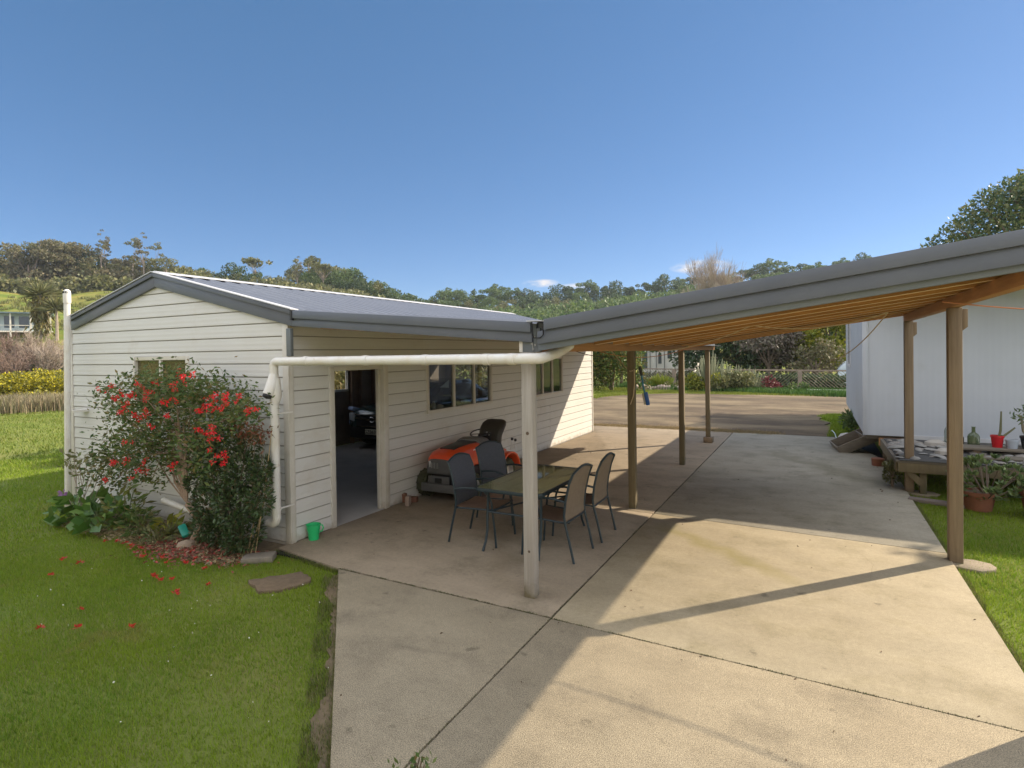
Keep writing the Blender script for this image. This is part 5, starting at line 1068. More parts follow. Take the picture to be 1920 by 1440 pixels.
mb = MB(); mb.lathe([(0,-.07),(.09,-.06),(.11,0),(.09,.04),(.04,.06),(0,.07)], (-6.55,4.10,-.01), 10); o = mb.build('rock', mat('tan_rock', (.34,.26,.19), .9, bump=.6, bscale=14), None, smooth=True); setp(o, 'tan rounded rock at the foot of the red flowered shrub', 'rock')
# fallen red flowers on the lawn
fsrc = None
FT = [(-5.354,2.417),(-5.627,2.283),(-5.321,3.222),(-5.722,2.615),(-5.189,3.465),(-5.879,3.349),(-5.719,3.307),(-6.246,3.974),(-7.276,3.82),(-7.09,3.79),(-7.567,3.75),(-7.429,3.816),(-6.90,3.80),(-5.933,3.369),(-5.649,3.371),(-5.294,3.196),(-7.02,3.219),(-5.989,3.857),(-5.616,3.712),(-7.314,3.201),(-6.6,3.62),(-6.35,3.70),(-5.95,3.72),(-6.15,3.62),(-4.95,2.62),(-6.9,2.9)]
for i, (x, y) in enumerate(FT):
    if fsrc is None:
        u = rand_unit(12, rng); u[:,2] = np.abs(u[:,2])*.5; V, F = leaves(u*.006, u, .028, .5, rng, .2); fsrc = np_mesh('fallen_flower', V, F, mat('fallen_red_petals', (.50,.03,.02), .6, island=[(.62,.05,.03),(.35,.04,.03)], transl=.2)); o = fsrc
    else: o = fsrc.copy(); COL.objects.link(o)
    o.location = (x, y, .005); o.rotation_euler = (rr.uniform(-.3,.3), rr.uniform(-.3,.3), rr.uniform(0,6)); s_ = rr.uniform(.8,1.3); o.scale = (s_, s_, s_); setp(o, 'fallen red flower lying on the lawn left of the path', 'flower', 'fallen red flowers on the lawn')

# ------------------------------------------------------------------ white house on the right
M_hs = mat('white_ribbed_cladding', (.47,.495,.535), .55, var=(.41,.435,.475), vscale=1.1, wave=('X', 3.2, .28, .005), tint2=(.40,.41,.42), t2scale=.7, t2lo=.55, t2hi=.75)
wh = empty('white_house', (0.83, 13.1, 0), 'white clad house raised on short piles behind the right hand posts', 'house')
HX, HY, HZ = 0.83, 13.1, .5
wbox('front_wall', [(HX,8.5,HY,HY+.12,HZ,3.30)], M_hs, wh)
wbox('side_wall', [(HX,HX+.12,HY+.121,20.2,HZ,3.30)], M_hs, wh)
wbox('front_wall', [(1.55,8.5,HY-.035,HY-.003,HZ-.12,HZ+.03)], M_flash, wh)
wbox('corner_trim', [(HX-.02,HX+.08,HY-.02,HY+.0,HZ,3.28)], M_hs, wh, .003)
wbox('roof', [(HX-.10,8.8,11.95,20.5,3.30,3.46)], M_slate, wh)
wbox('soffit', [(HX-.08,8.7,11.98,HY+.0,3.27,3.298)], M_white, wh)
wbox('back_wall', [(HX,8.5,20.2,20.3,HZ,3.30)], M_hs, wh); wbox('floor', [(HX+.05,8.4,HY+.1,20.2,HZ-.08,HZ+.02)], M_deck, wh)
for i in range(5): wbox('pile', [(HX+.35+i*1.4,HX+.5+i*1.4,HY+.35,HY+.5,-.05,HZ-.08)], M_timb_b, wh)
wbox('floor_bearer', [(HX+.25,2.3,HY+.02,HY+.10,HZ-.20,HZ-.05)], mat('orange_bearer', (.34,.17,.07), .7), wh)
sw = wbox('window', [(HX-.03,HX-.002,17.6,17.66,1.7,3.1),(HX-.03,HX-.002,18.74,18.80,1.7,3.1),(HX-.03,HX-.002,17.66,18.74,3.04,3.1),(HX-.03,HX-.002,17.66,18.74,1.7,1.76)], M_flash, wh); wbox('pane', [(HX-.012,HX-.004,17.66,18.74,1.76,3.04)], M_gl, sw)
dk = wbox('skirting_gap', [(HX+.9,8.4,HY+.6,HY+.65,-.05,HZ-.1)], M_black, wh)

# tilted wooden planter box by the house corner
pb = empty('planter_box', (.75, 14.9, 0), 'tilted open wooden planter box leaning at the white house corner', 'planter')
rt = rotm(0, R(-27), R(8)); c0 = Vector((.72, 14.35, .20))
def ob(cx, cy, cz, sx, sy, sz, mb): mb.obox(c0 + rt @ Vector((cx,cy,cz)), (sx,sy,sz), rt)
for a in ((-.0,-.44,0,.80,.03,.20),(0,.44,0,.80,.03,.20),(-.39,0,0,.03,.86,.20),(.39,0,0,.03,.86,.20),(0.18,0,0,.025,.84,.18)): 
    mb = MB(); ob(*a, mb); mb.build('side_board', M_deck, pb, bev=.004)
mb = MB(); ob(0,0,-.085,.77,.84,.02,mb); mb.build('base_board', M_timb_b, pb)
mb = MB(); mb.tube([(.35,17.3,.0),(.36,16.6,.12),(.40,15.9,.14),(.44,15.2,.05),(.45,14.8,.0)], .012, 6); o = mb.build('garden_hose', mat('pale_hose', (.50,.58,.52), .5), None, smooth=True); setp(o, 'pale garden hose curving along the gravel edge by the planter box', 'hose')
bush('green_clump', .95, 17.1, 0, .42, .30, 900, .12, M_lf_mid, 'bright green weeds at the white house side wall', 'weeds', seed=44, wid=.3)
mb = MB(); mb.lathe([(0,.0),(.16,.01),(.20,.07),(.14,.15),(0,.19)], (.66,15.9,-.02), 9); o = mb.build('rock', mat('pale_rock', (.5,.47,.43), .9, bump=.5, bscale=10), None, smooth=True); setp(o, 'white rounded rock behind the planter box', 'rock')

# low deck shelf in front of the white house
dkk = empty('timber_shelf', (1.1, 10.4, 0), 'low weathered timber shelf with black matting in front of the white house', 'shelf')
X0, X1, Y0, Y1 = 1.07, 6.0, 10.38, 12.75
wbox('shelf_top', [(X0,X1,Y0,Y1,.455,.485)], M_deck, dkk, .004); wbox('matting', [(X0+.05,X1,Y0-.012,Y1,.487,.499)], mat('black_weed_mat', (.04,.04,.04), .8, var=(.08,.075,.07), vscale=15), dkk)
wbox('front_board', [(X0+.03,X1,Y0+.005,Y0+.045,.31,.453)], M_timb_g, dkk, .004); wbox('side_board', [(X0-.0,X0+.035,Y0+.05,Y1,.31,.453)], M_timb_g, dkk, .004)
for x, y in ((1.42,10.5),(3.0,10.5),(4.6,10.5),(1.2,12.5)): wbox('leg', [(x-.045,x+.045,y-.045,y+.045,-.04,.45)], M_timb_g, dkk, .004)
mb = MB(); mb.beam((1.20,10.46,.36),(1.40,10.46,.14),.04,.09); mb.build('brace', M_timb_g, dkk)
wbox('upper_plank', [(2.05,6.0,11.35,11.72,.56,.60)], M_deck, dkk, .006); wbox('plank_support', [(2.2,2.3,11.4,11.68,.50,.558)], M_timb_b, dkk); wbox('upper_plank', [(2.15,6.0,10.75,11.05,.515,.545)], M_deck, dkk, .006)
# shells and stones on the shelf
ssrc = []
for k, (c_, nm) in enumerate((((.34,.33,.31),'sea_shell'),((.33,.30,.27),'beach_stone'))):
    mb = MB(); mb.lathe([(0,.0),(.75,.02),(1,.18),(.8,.42),(.35,.58),(0,.62)], (0,0,0), 8); o = mb.build(nm, mat(nm+'_surface', c_, .8, var=tuple(v*.6 for v in c_), vscale=12, bump=.4, bscale=30), None, smooth=True); ssrc.append([o, False])
for i in range(110):
    k = 0 if rr.random() < .55 else 1; src, used = ssrc[k]; o = src.copy() if used else src
    if used: COL.objects.link(o)
    ssrc[k][1] = True; o.location = (1.13+2.1*rr.random()**1.4, rr.uniform(10.45,12.5), .5); s_ = rr.uniform(.035,.11); o.scale = (s_*rr.uniform(.8,1.5), s_*rr.uniform(.7,1.2), s_*rr.uniform(.5,1)); o.rotation_euler = (rr.uniform(-.2,.2), rr.uniform(-.2,.2), rr.uniform(0,6))
    setp(o, ('pale sea shell' if k == 0 else 'dark rounded beach stone')+' on the black matted timber shelf', 'shell' if k == 0 else 'stone', 'sea shells on the timber shelf' if k == 0 else 'beach stones on the timber shelf')
mb = MB(); mb.lathe([(0,0),(1,.05),(.9,.6),(.4,.95),(0,1)], (0,0,0), 9)
o = mb.build('rock', mat('grey_rock', (.40,.37,.33), .9, bump=.6, bscale=8), None, smooth=True); o.location = (1.78,11.1,.5); o.scale = (.14,.11,.11); setp(o, 'largest pale grey rock on the timber shelf, left of the nearest post', 'rock')
o2 = o.copy(); COL.objects.link(o2); o2.location = (1.80,12.0,.5); o2.scale = (.17,.12,.12); setp(o2, 'brownish rock at the back of the timber shelf before the bottles', 'rock')
o2 = o.copy(); COL.objects.link(o2); o2.location = (2.75,10.55,.5); o2.scale = (.17,.10,.10); setp(o2, 'pale rock on the shelf front right of the nearest post', 'rock')
o2 = o.copy(); COL.objects.link(o2); o2.location = (3.25,10.50,.5); o2.scale = (.40,.14,.09); setp(o2, 'long pale driftwood like rock at the right edge of the shelf', 'rock')
def bottle(x, y, h, r_, m_, label, z=.5):
    mb = MB(); mb.lathe([(0,0),(r_,0),(r_,h*.55),(r_*.8,h*.65),(r_*.32,h*.75),(r_*.3,h*.97),(r_*.38,h*.98),(r_*.38,h),(0,h)], (x,y,z), 14); o = mb.build('bottle', m_, None, smooth=True); setp(o, label, 'bottle')
bottle(2.02,12.3,.42,.05, glass('clear_bottle_glass', (.7,.75,.72), .05, .25, (.35,.37,.33)), 'clear slim tall bottle at the back of the timber shelf')
bottle(2.14,12.0,.30,.055, mat('black_bottle', (.015,.015,.018), .15), 'black bottle with a round pale label on the timber shelf')
bottle(2.32,12.0,.36,.085, glass('green_demijohn_glass', (.45,.55,.35), .08, .5, (.14,.17,.09)), 'wide pale green demijohn just left of the nearest post')
mb = MB(); mb.lathe([(0,0),(.026,0),(.026,.004),(0,.004)], (2.115,11.94,.60), 12, rot=rotm(R(90))); o = mb.build('bottle_label', mat('cream_label', (.6,.52,.36), .7), None); o.parent = [q for q in COL.objects if q.get('label') == 'black bottle with a round pale label on the timber shelf'][0]
def pot(name, x, y, z, r_, h, m_, label, taper=.75):
    t = empty(name, (x,y,z), label, 'pot'); mb = MB(); mb.lathe([(0,0),(r_*taper,0),(r_*.97,h*.82),(r_*1.06,h*.83),(r_*1.06,h),(r_*.93,h),(r_*.90,h*.86),(0,h*.84)], (x,y,z), 20); mb.build('pot_body', m_, t, smooth=True)
    mb = MB(); mb.lathe([(0,h*.87),(r_*.9,h*.87)], (x,y,z), 16); mb.build('potting_soil', M_soil, t); return t
def succ(name, x, y, z, arms, m_, label, leafsz=.05, nleaf=0, mleaf=None, r_=.018):
    t = empty(name, (x,y,z), label, 'plant'); mb = MB(); ends = []
    for a in arms: mb.tube([(x,y,z)]+[(x+p[0],y+p[1],z+p[2]) for p in a], r_, 7, radii=[r_]*(len(a))+[r_*.6]); ends.append(a[-1])
    mb.build('stems', m_, t, smooth=True)
    if nleaf:
        P = np.concatenate([np.array(e)+rng.normal(size=(nleaf,3))*leafsz*.9 for e in ends]); V, F = leaves(P, rng.normal(size=P.shape)+np.array([0,0,.2]), leafsz*1.5, .3, rng, .2); np_mesh('foliage', V, F, mleaf, t)
    return t
M_cact = mat('cactus_skin', (.16,.15,.07), .7, var=(.10,.11,.05), vscale=10)
M_blk = mat('black_pot_plastic', (.02,.02,.022), .4); M_tc = mat('terracotta', (.26,.095,.05), .8, var=(.18,.07,.04), vscale=6, bump=.3, bscale=20)
pz = .60
pot('plant_pot', 2.53, 11.55, pz, .085, .19, mat('red_glazed_pot', (.48,.012,.02), .25), 'bright red glazed pot on the upper plank')
succ('cactus', 2.55, 11.55, pz+.15, [[(.02,0,.12),(.03,0,.42)],[(.06,0,.03),(.20,0,.17)]], M_cact, 'two armed brown cactus in the red pot')
pot('plant_pot', 2.70, 11.50, pz, .085, .14, mat('pale_blue_pot', (.40,.44,.50), .3), 'small pale blue pot between the red and black pots')
pot('plant_pot', 2.90, 11.52, pz, .10, .20, M_blk, 'black pot holding the thick stemmed jade plant')
succ('jade_plant', 2.90, 11.52, pz+.16, [[(-.01,0,.13),(.01,0,.30)],[(.05,0,.12),(.10,0,.32)],[(-.06,0,.12),(-.09,0,.36)],[(0,.03,.2),(.03,.03,.40)]], mat('jade_stem', (.20,.17,.11), .7), 'thick stemmed plant with tufts of narrow leaves in the black pot', .06, 30, M_lf_mid, .022)
pot('plant_pot', 3.17, 11.52, pz, .13, .19, mat('dark_blue_pot', (.03,.05,.08), .35), 'wide dark blue pot right of the jade plant')
succ('trailing_plant', 3.15, 11.50, pz+.18, [[(.0,-.1,.10),(.03,-.14,.20)],[(-.08,-.12,.05),(-.09,-.16,-.12)],[(.08,-.1,.12),(.17,-.05,.22)],[(-.03,-.1,.03),(.0,-.17,-.05)]], mat('thin_stem', (.12,.12,.06), .7), 'dark trailing plant spilling over the dark blue pot', .06, 34, M_lf_mid, .006)
pot('plant_pot', 3.50, 11.52, pz, .11, .13, mat('white_pot', (.6,.58,.55), .4), 'low white pot at the right frame edge')
pot('plant_pot', 1.95, 8.95+.9, -.03, .20, .26, M_tc, 'terracotta pot half hidden under the pale green rosette plant')
def rosettes(name, cx, cy, cz, rx, rz_, nros, label, m_, seed, sz=.09):
    r_ = np.random.default_rng(seed); t = empty(name, (cx,cy,cz), label, 'plant'); P, D = [], []
    cs, u = blob_points((0,0,rz_), (rx,rx*.8,rz_), nros, r_, .8)
    for c, uu in zip(cs, u):
        n = 15; a = r_.random(n)*6.28; dirs = np.stack([np.cos(a), np.sin(a), r_.uniform(.2,.9,n)], -1); ax = uu+np.array([0,0,.6]); dirs = dirs + ax*.5; P.append(np.tile(c,(n,1))); D.append(dirs)
    V, F = leaves(np.concatenate(P), np.concatenate(D), sz, .42, r_, .12); V[:,2] = np.maximum(V[:,2], .02); np_mesh('leaves', V, F, m_, t); mb = MB()
    for c in cs[::3]: mb.tube([(0,0,.02), tuple(c)], .008, 5)
    mb.build('stems', M_bark, t, world=False); return t
M_ros = leaf_mat('pale_rosette_leaves', [(.10,.16,.06),(.17,.24,.09),(.26,.32,.14),(.08,.13,.06)], .2, .4)
rosettes('rosette_shrub', 2.02, 9.72, .12, .40, .30, 62, 'rounded shrub of pale green leaf rosettes behind the nearest right post', M_ros, 61)
t = pot('plant_pot', 2.62, 9.72, -.03, .27, .36, M_tc, 'large round terracotta urn with side pockets on the lawn')
for x, z in ((-.05,.16),(.14,.20)): mb = MB(); mb.lathe([(0,0),(.07,.0),(.085,.03),(.06,.05)], (2.62+x,9.72-.26+abs(x)*.3,z), 12, rot=rotm(R(70))); mb.build('urn_pocket', M_tc, t, smooth=True)
rosettes('succulent', 2.70, 9.74, .30, .30, .14, 40, 'bright green succulent filling the top of the terracotta urn', leaf_mat('bright_succ', [(.05,.14,.03),(.08,.20,.04),(.14,.25,.06)], .2), 62, .08)
rosettes('succulent', 2.52, 9.48, .07, .09, .05, 12, 'small green succulent in the pocket of the terracotta urn', leaf_mat('small_succ', [(.05,.14,.03),(.08,.20,.04)], .2), 63, .06)
mb = MB(); mb.obox((1.55,9.95,-.01), (.75,.16,.05), rotm(0,0,R(-14))); o = mb.build('edging_block', mat('edging_concrete', (.20,.16,.14), .9, bump=.4), None, bev=.006); setp(o, 'flat concrete edging block beside the farther right post', 'block')
bush('creeper', 1.06, 10.75, .02, .14, .22, 700, .05, M_lf_olive, 'small ragged creeper climbing the near corner of the timber shelf', 'creeper', seed=70, wid=.5)
mb = MB(); mb.lathe([(0,0),(.10,.0),(.11,.13),(.09,.14),(0,.14)], (1.02,12.6,0), 14); o = mb.build('flower_pot', M_tc, None, smooth=True); setp(o, 'small red clay pot on the ground under the white house corner', 'pot')

# ------------------------------------------------------------------ back garden
def gx(x, Y):  # ground X for a photo column at depth Y
    return px3(x, 720, Y).x
def at(x, Y, z=None): X = gx(x, Y); return (X, Y, tz(X, Y)-.03 if z is None else z)
fnA, fnB = Vector((gx(1200,36.6), 36.6, 0)), Vector((1.6, 33.2, 0))
fn = empty('lattice_fence', tuple(fnA), 'low weathered fence of diagonal slats along the far side of the gravel yard', 'fence')
L_ = (fnB-fnA).length; dF = (fnB-fnA)/L_; npn = 5; zb = .10; zt_ = 1.06; M_fence = mat('grey_fence_timber', (.33,.26,.20), .85, var=(.22,.17,.13), vscale=3, bump=.3, bscale=8)
for i in range(npn+1):
    p = fnA + dF*L_*i/npn; mb = MB(); mb.beam(p+Vector((0,0,-.2)), p+Vector((0,0,zt_+.02)), .20, .14, up=(0,1,0)); mb.build('post', M_fence, fn)
for i in range(npn):
    a = fnA + dF*(L_*i/npn+.1); b = fnA + dF*(L_*(i+1)/npn-.1); mb = MB(); w_ = (b-a).length; n = 12; hh_ = zt_-zb
    for k in range(-8, n):
        s0 = k*w_/n*1.0; s1 = s0 + hh_*1.15; t0, t1 = 0, 1
        if s0 < 0: t0 = -s0/(s1-s0)
        if s1 > w_: t1 = (w_-s0)/(s1-s0)
        if t1-t0 < .05 or s0 > w_: continue
        z0, z1 = (zb+hh_*t0, zb+hh_*t1); u0, u1 = s0+(s1-s0)*t0, s0+(s1-s0)*t1
        if i % 2 == 0: u0, u1 = w_-u0, w_-u1
        mb.beam(a+dF*u0+Vector((0,0,z0)), a+dF*u1+Vector((0,0,z1)), .02, .065, up=(0,-1,0))
    mb.build('slat_panel', M_fence, fn)
    mb = MB(); mb.beam(a+Vector((0,0,zt_)), b+Vector((0,0,zt_)), .09, .07); mb.beam(a+Vector((0,0,zb)), b+Vector((0,0,zb)), .05, .08); mb.build('rail', M_fence, fn)
_r = np.random.default_rng(77); Vs, Fs, b_ = [], [], 0
for i in range(60):
    p = fnA.lerp(fnB, i/59)+Vector((0,1.3+_r.random()*.8,.35)); P, u = blob_points(tuple(p), (.7,.5,.42), 130, _r, .5); V, F = leaves(P, u, .16, .7, _r, .7); Vs.append(V); Fs.append(F+b_); b_ += len(V)
o = np_mesh('undergrowth', np.concatenate(Vs), np.concatenate(Fs), M_lf_dark); setp(o, 'dark undergrowth behind the lattice fence', 'undergrowth', kind='stuff')
# green verge below the fence
sp = []
for i in range(900):
    t_ = rr.random(); p = fnA.lerp(fnB, t_*1.15-.05); d = rr.uniform(-3.2,-.3); sp.append((p.x+rr.uniform(-.3,.3), p.y+d*(1 if p.x > -5.5 else .8), -.04, rr.uniform(.3,.6)))
tuft_mesh('verge_grass', sp, .20, 60, leaf_mat('verge_green', [(.04,.10,.02),(.07,.15,.03),(.11,.19,.035)], .2), 'rank green grass growing along the foot of the lattice fence', wdt=.02, seed=15)
sp = []
for i in range(1300):
    x = rr.uniform(-14,2.5); y = rr.uniform(27.5,31.5) if x > -9.5 else rr.uniform(14,34); sp.append((x, y if not (x > -8.8 and y < 30.4) else 30.6+rr.random()*1.2, -.045, rr.uniform(.3,.7)))
tuft_mesh('yard_edge_grass', sp, .07, 60, leaf_mat('sunlit_short_grass', [(.13,.19,.02),(.20,.24,.03),(.27,.27,.05)], .25), 'short sunlit grass fringing the gravel yard', wdt=.02, seed=16)
sp = [(rr.uniform(-6.0,-1.0), 16.28+abs(rr.gauss(0,.16)), -.03, rr.uniform(.1,.3)) for i in range(700)]
tuft_mesh('dry_edge_grass', sp, .06, 40, M_straw, 'dry yellowish grass along the far edge of the concrete', wdt=.008, seed=17)
# spiky silver shrub (many upright spears) and neighbours
def spears(name, X, Y, rx, h, n, label, m_, seed, wd=.07):
    r_ = np.random.default_rng(seed); t = empty(name, (X,Y,-.03), label, 'shrub'); mb = MB()
    for i in range(n):
        a = r_.random()*6.28; q = rx*r_.random()**.5; hh = h*r_.uniform(.6,1.05)*(1-.35*q/rx); x, y = q*math.cos(a), q*math.sin(a)*.8; lean = q/rx*.12
        mb.tube([(x*.5,y*.5,0),(x*.85,y*.85,hh*.5),(x+math.cos(a)*lean,y+math.sin(a)*lean,hh)], wd, 5, radii=[wd*.5,wd,wd*.35])
    mb.build('spears', m_, t, world=False); return t
M_spear = mat('silver_green_spears', (.20,.215,.12), .7, island=[(.27,.27,.17),(.13,.16,.08),(.30,.28,.15)])
x, Y, _ = at(1332, 32.8); spears('spiky_shrub', x, Y, .85, 2.3, 70, 'tallest silvery shrub of upright spear like stems in front of the lattice fence', M_spear, 81, .05)
x, Y, _ = at(1366, 32.9); spears('spiky_shrub', x, Y, .9, 1.75, 70, 'middle silvery spiky shrub in front of the lattice fence', M_spear, 181, .05)
x, Y, _ = at(1402, 33.0); spears('spiky_shrub', x, Y, .8, 1.45, 55, 'shortest silvery spiky shrub, rightmost of the three by the lattice fence', M_spear, 182, .045)
x, Y, _ = at(1350, 32.3); bush('low_shrub', x, Y, -.03, 1.0, .55, 1500, .12, M_lf_olive, 'olive undergrowth between the tall and middle silvery spiky shrubs', 'shrub', seed=183)
x, Y, _ = at(1322, 32.2); bush('low_shrub', x, Y, -.03, .9, .55, 1200, .13, M_lf_yel, 'yellow green shrub at the left foot of the silvery spiky shrub', 'shrub', seed=82)
x, Y, _ = at(1385, 32.4); bush('low_shrub', x, Y, -.03, .9, .5, 1200, .13, M_lf_olive, 'olive shrub at the right foot of the silvery spiky shrub', 'shrub', seed=83)
x, Y, _ = at(1442, 33.0); bush('red_leaved_shrub', x, Y, -.03, .45, .45, 500, .12, leaf_mat('dark_red_leaves', [(.16,.03,.04),(.22,.06,.06),(.10,.04,.04)], .2), 'small dark red leaved shrub before the lattice fence', 'shrub', seed=84)
x, Y, _ = at(1238, 34.2); spears('flax_clump', x, Y, .75, .95, 170, 'bright yellow green strappy clump above the rock edging', mat('yellow_green_blades', (.24,.30,.03), .5, island=[(.32,.36,.04),(.15,.22,.03)], transl=.3), 85, .035)
x, Y, _ = at(1262, 33.6); bush('low_shrub', x, Y, -.03, .5, .22, 400, .1, M_lf_olive, 'low dark shrub at the right end of the rock edging', 'shrub', seed=86)
x, Y, _ = at(1500, 32.5); bush('low_shrub', x, Y, -.03, .6, .25, 500, .12, M_lf_mid, 'low bright green shrub under the middle fence panel', 'shrub', seed=87)
x, Y, _ = at(1560, 31.9); o = wbox('pale_beam', [(x-1.1,x+1.2,Y,Y+.2,-.03,.18)], mat('whitewashed_beam', (.52,.52,.50), .8), None, .01); setp(o, 'whitish beam lying in the grass below the right fence panel', 'beam')
rksrc = None
for i in range(16):
    X = gx(1196, 33.2)+i*.17+rr.uniform(-.05,.05); Y = 33.2+rr.uniform(-.15,.15)
    if rksrc is None:
        mb = MB(); mb.lathe([(0,0),(1,.08),(.95,.6),(.4,.95),(0,1)], (0,0,0), 8); o = rksrc = mb.build('edging_rock', mat('pinkish_rock', (.42,.33,.27), .9, var=(.30,.24,.20), vscale=3, bump=.5, bscale=5), None, smooth=True)
    else: o = rksrc.copy(); COL.objects.link(o)
    o.location = (X, Y, -.05); o.scale = (rr.uniform(.10,.2), rr.uniform(.1,.18), rr.uniform(.14,.32)); o.rotation_euler = (0,0,rr.uniform(0,6)); setp(o, 'pinkish edging rock in the row below the strappy yellow green clump', 'rock', 'edging rocks across the gravel yard')
# tall hedge by the garage end
hx0, hx1 = gx(1098,31.5), gx(1200,31.5)
hg = empty('mixed_hedge', ((hx0+hx1)/2, 31.5, 0), 'tall mixed hedge with orange tinged leaves beyond the garage end', 'hedge'); cl = []
for i in range(40): cl.append((np.array([rr.uniform(-1.9,1.7), rr.uniform(-1,1), rr.uniform(.4,3.0)]), (.7,.6,.6)))
V, F = crown(cl, 330, .13, .6, rng, jitter=.8); V[:,2] = np.maximum(V[:,2], .02); np_mesh('foliage', V, F, leaf_mat('hedge_leaves', [(.04,.08,.02),(.08,.14,.03),(.15,.19,.04),(.22,.14,.03),(.05,.09,.03),(.12,.16,.03)], .3), hg)
mb = MB(); branchy(mb, tuple(hg.location), [tuple(Vector(c)+hg.location) for c, _ in cl[:9]], .07, rng, n=3); mb.build('stems', M_bark, hg)
# far white building with pipework
X0_, X1_ = gx(1203,45), gx(1300,45)
fb = empty('white_shed', (X0_, 45, 0), 'white building with windows and outside pipes beyond the lattice fence', 'building')
wall_f = wbox('wall', [(X0_,X1_,45,50,.0,3.3)], mat('white_shed_wall', (.80,.77,.75), .7, var=(.7,.66,.64), vscale=1.2), fb); wbox('roof', [(X0_-.3,X1_+.3,44.6,50.4,3.3,3.45)], M_slate, fb)
for u0, u1, v0, v1 in ((.02,.12,.8,3.1),(.34,.40,1.2,2.0),(.52,.60,1.6,3.0),(.78,.86,1.7,2.7)):
    wbox('window', [(X0_+(X1_-X0_)*u0, X0_+(X1_-X0_)*u1, 44.95, 44.99, v0, v1)], mat('shed_window', (.10,.11,.13), .2) if 'shed_window' not in bpy.data.materials else bpy.data.materials['shed_window'], wall_f)
for u in (.18,.30,.46,.66):
    mb = MB(); X = X0_+(X1_-X0_)*u; mb.tube([(X,44.93,0),(X,44.93,2.2+u),(X+.4,44.93,2.2+u)], .035, 6); mb.build('pipe', M_bolt, wall_f)
# trees behind the fence
def gtree(name, xpx, Y, h, r_, n, size, m_, label, seed, flat=.8, trunk=.12, bare=.2, ncl=20):
    rn = np.random.default_rng(seed); X = gx(xpx, Y); t = empty(name, (X, Y, -.05), label, 'tree')
    cl = crown_clumps((0,0,h*(.5+bare*.4)), (r_,r_,h*(.5-bare*.35)), ncl, rn, (.28,.5), flat, .35); V, F = crown(cl, n//ncl, size, .6, rn, jitter=.8); V[:,2] = np.maximum(V[:,2], .05); np_mesh('crown', V, F, m_, t)
    mb = MB(); mb.tube([(0,0,-.1),(.08,0,h*.3),(0,.05,h*.6)], trunk, 7, radii=[trunk,trunk*.8,trunk*.4]); branchy(mb, (0,0,h*.25), [tuple(c) for c, _ in cl[:9]], trunk*.5, rn, n=3, sides=5); mb.build('trunk', M_bark, t, world=False); return t
gtree('garden_tree', 1325, 41, 4.2, 2.0, 3800, .24, M_lf_dark, 'dark bushy tree between the white building and the silvery spiky shrub', 91)
gtree('garden_tree', 1385, 42, 5.0, 2.6, 5000, .24, M_lf_dark, 'large dark tree rising behind the silvery spiky shrub', 92)
gtree('garden_tree', 1440, 40, 4.6, 2.1, 3600, .22, leaf_mat('pinkish_grey_leaves', [(.12,.10,.08),(.20,.16,.13),(.08,.09,.05),(.26,.20,.17)], .2), 'greyish pink tinged open tree behind the fence', 93)
gtree('garden_tree', 1492, 44, 5.4, 2.8, 5000, .24, M_lf_mid, 'big rounded green tree behind the middle of the fence', 94)
gtree('garden_tree', 1556, 42, 5.2, 2.4, 4600, .24, M_lf_yel, 'sunlit yellow green tree beside the white house wall', 95)
gtree('garden_tree', 1530, 38.5, 2.6, 1.4, 1600, .18, M_lf_brown, 'low brown grey bush below the yellow green tree', 96)
gtree('garden_tree', 1462, 47, 6.0, 3.0, 4200, .26, M_lf_dark, 'tall dark tree at the back of the garden trees', 97)
gtree('garden_tree', 1250, 52, 6.0, 3.2, 4200, .26, M_lf_olive, 'olive tree behind the white building', 98)
gtree('garden_tree', 1165, 40, 5.0, 2.8, 3600, .26, M_lf_dark, 'dark tree behind the mixed hedge', 99)
gtree('garden_tree', 1600, 46, 6.0, 3.0, 3000, .26, M_lf_dark, 'dark tree behind the white house corner', 100)
xs = empty('garden_tent', (gx(1583,38), 38, 0), 'pale blue white tent roof showing over the fence by the house wall', 'tent')
X = gx(1583,38); mb = MB(); mb.prism([(X-.35,.95),(X-.05,1.3),(X+.5,1.65),(X+1.6,1.75),(X+1.6,.95)], 38, 40, 'y'); mb.build('tent_roof', mat('tent_cloth', (.55,.62,.70), .7), xs, bev=.05); mb = MB(); mb.box(X-.3,X+1.55,38.02,39.98,0,.95); mb.build('tent_wall', bpy.data.materials['tent_cloth'], xs)

# big bare willow above the carport roof
az, el = px2az(1345, 474); dd = 95; bx, by = polar(az, dd); bh = 2.2+math.tan(R(el))*dd - tz(bx, by)
bt = bare_tree(bx, by, tz(bx,by), bh*.93, 200, 'large leafless pale tree rising behind the carport roof', None, M_twigp, 6, .30, (3,4), 3, .35)
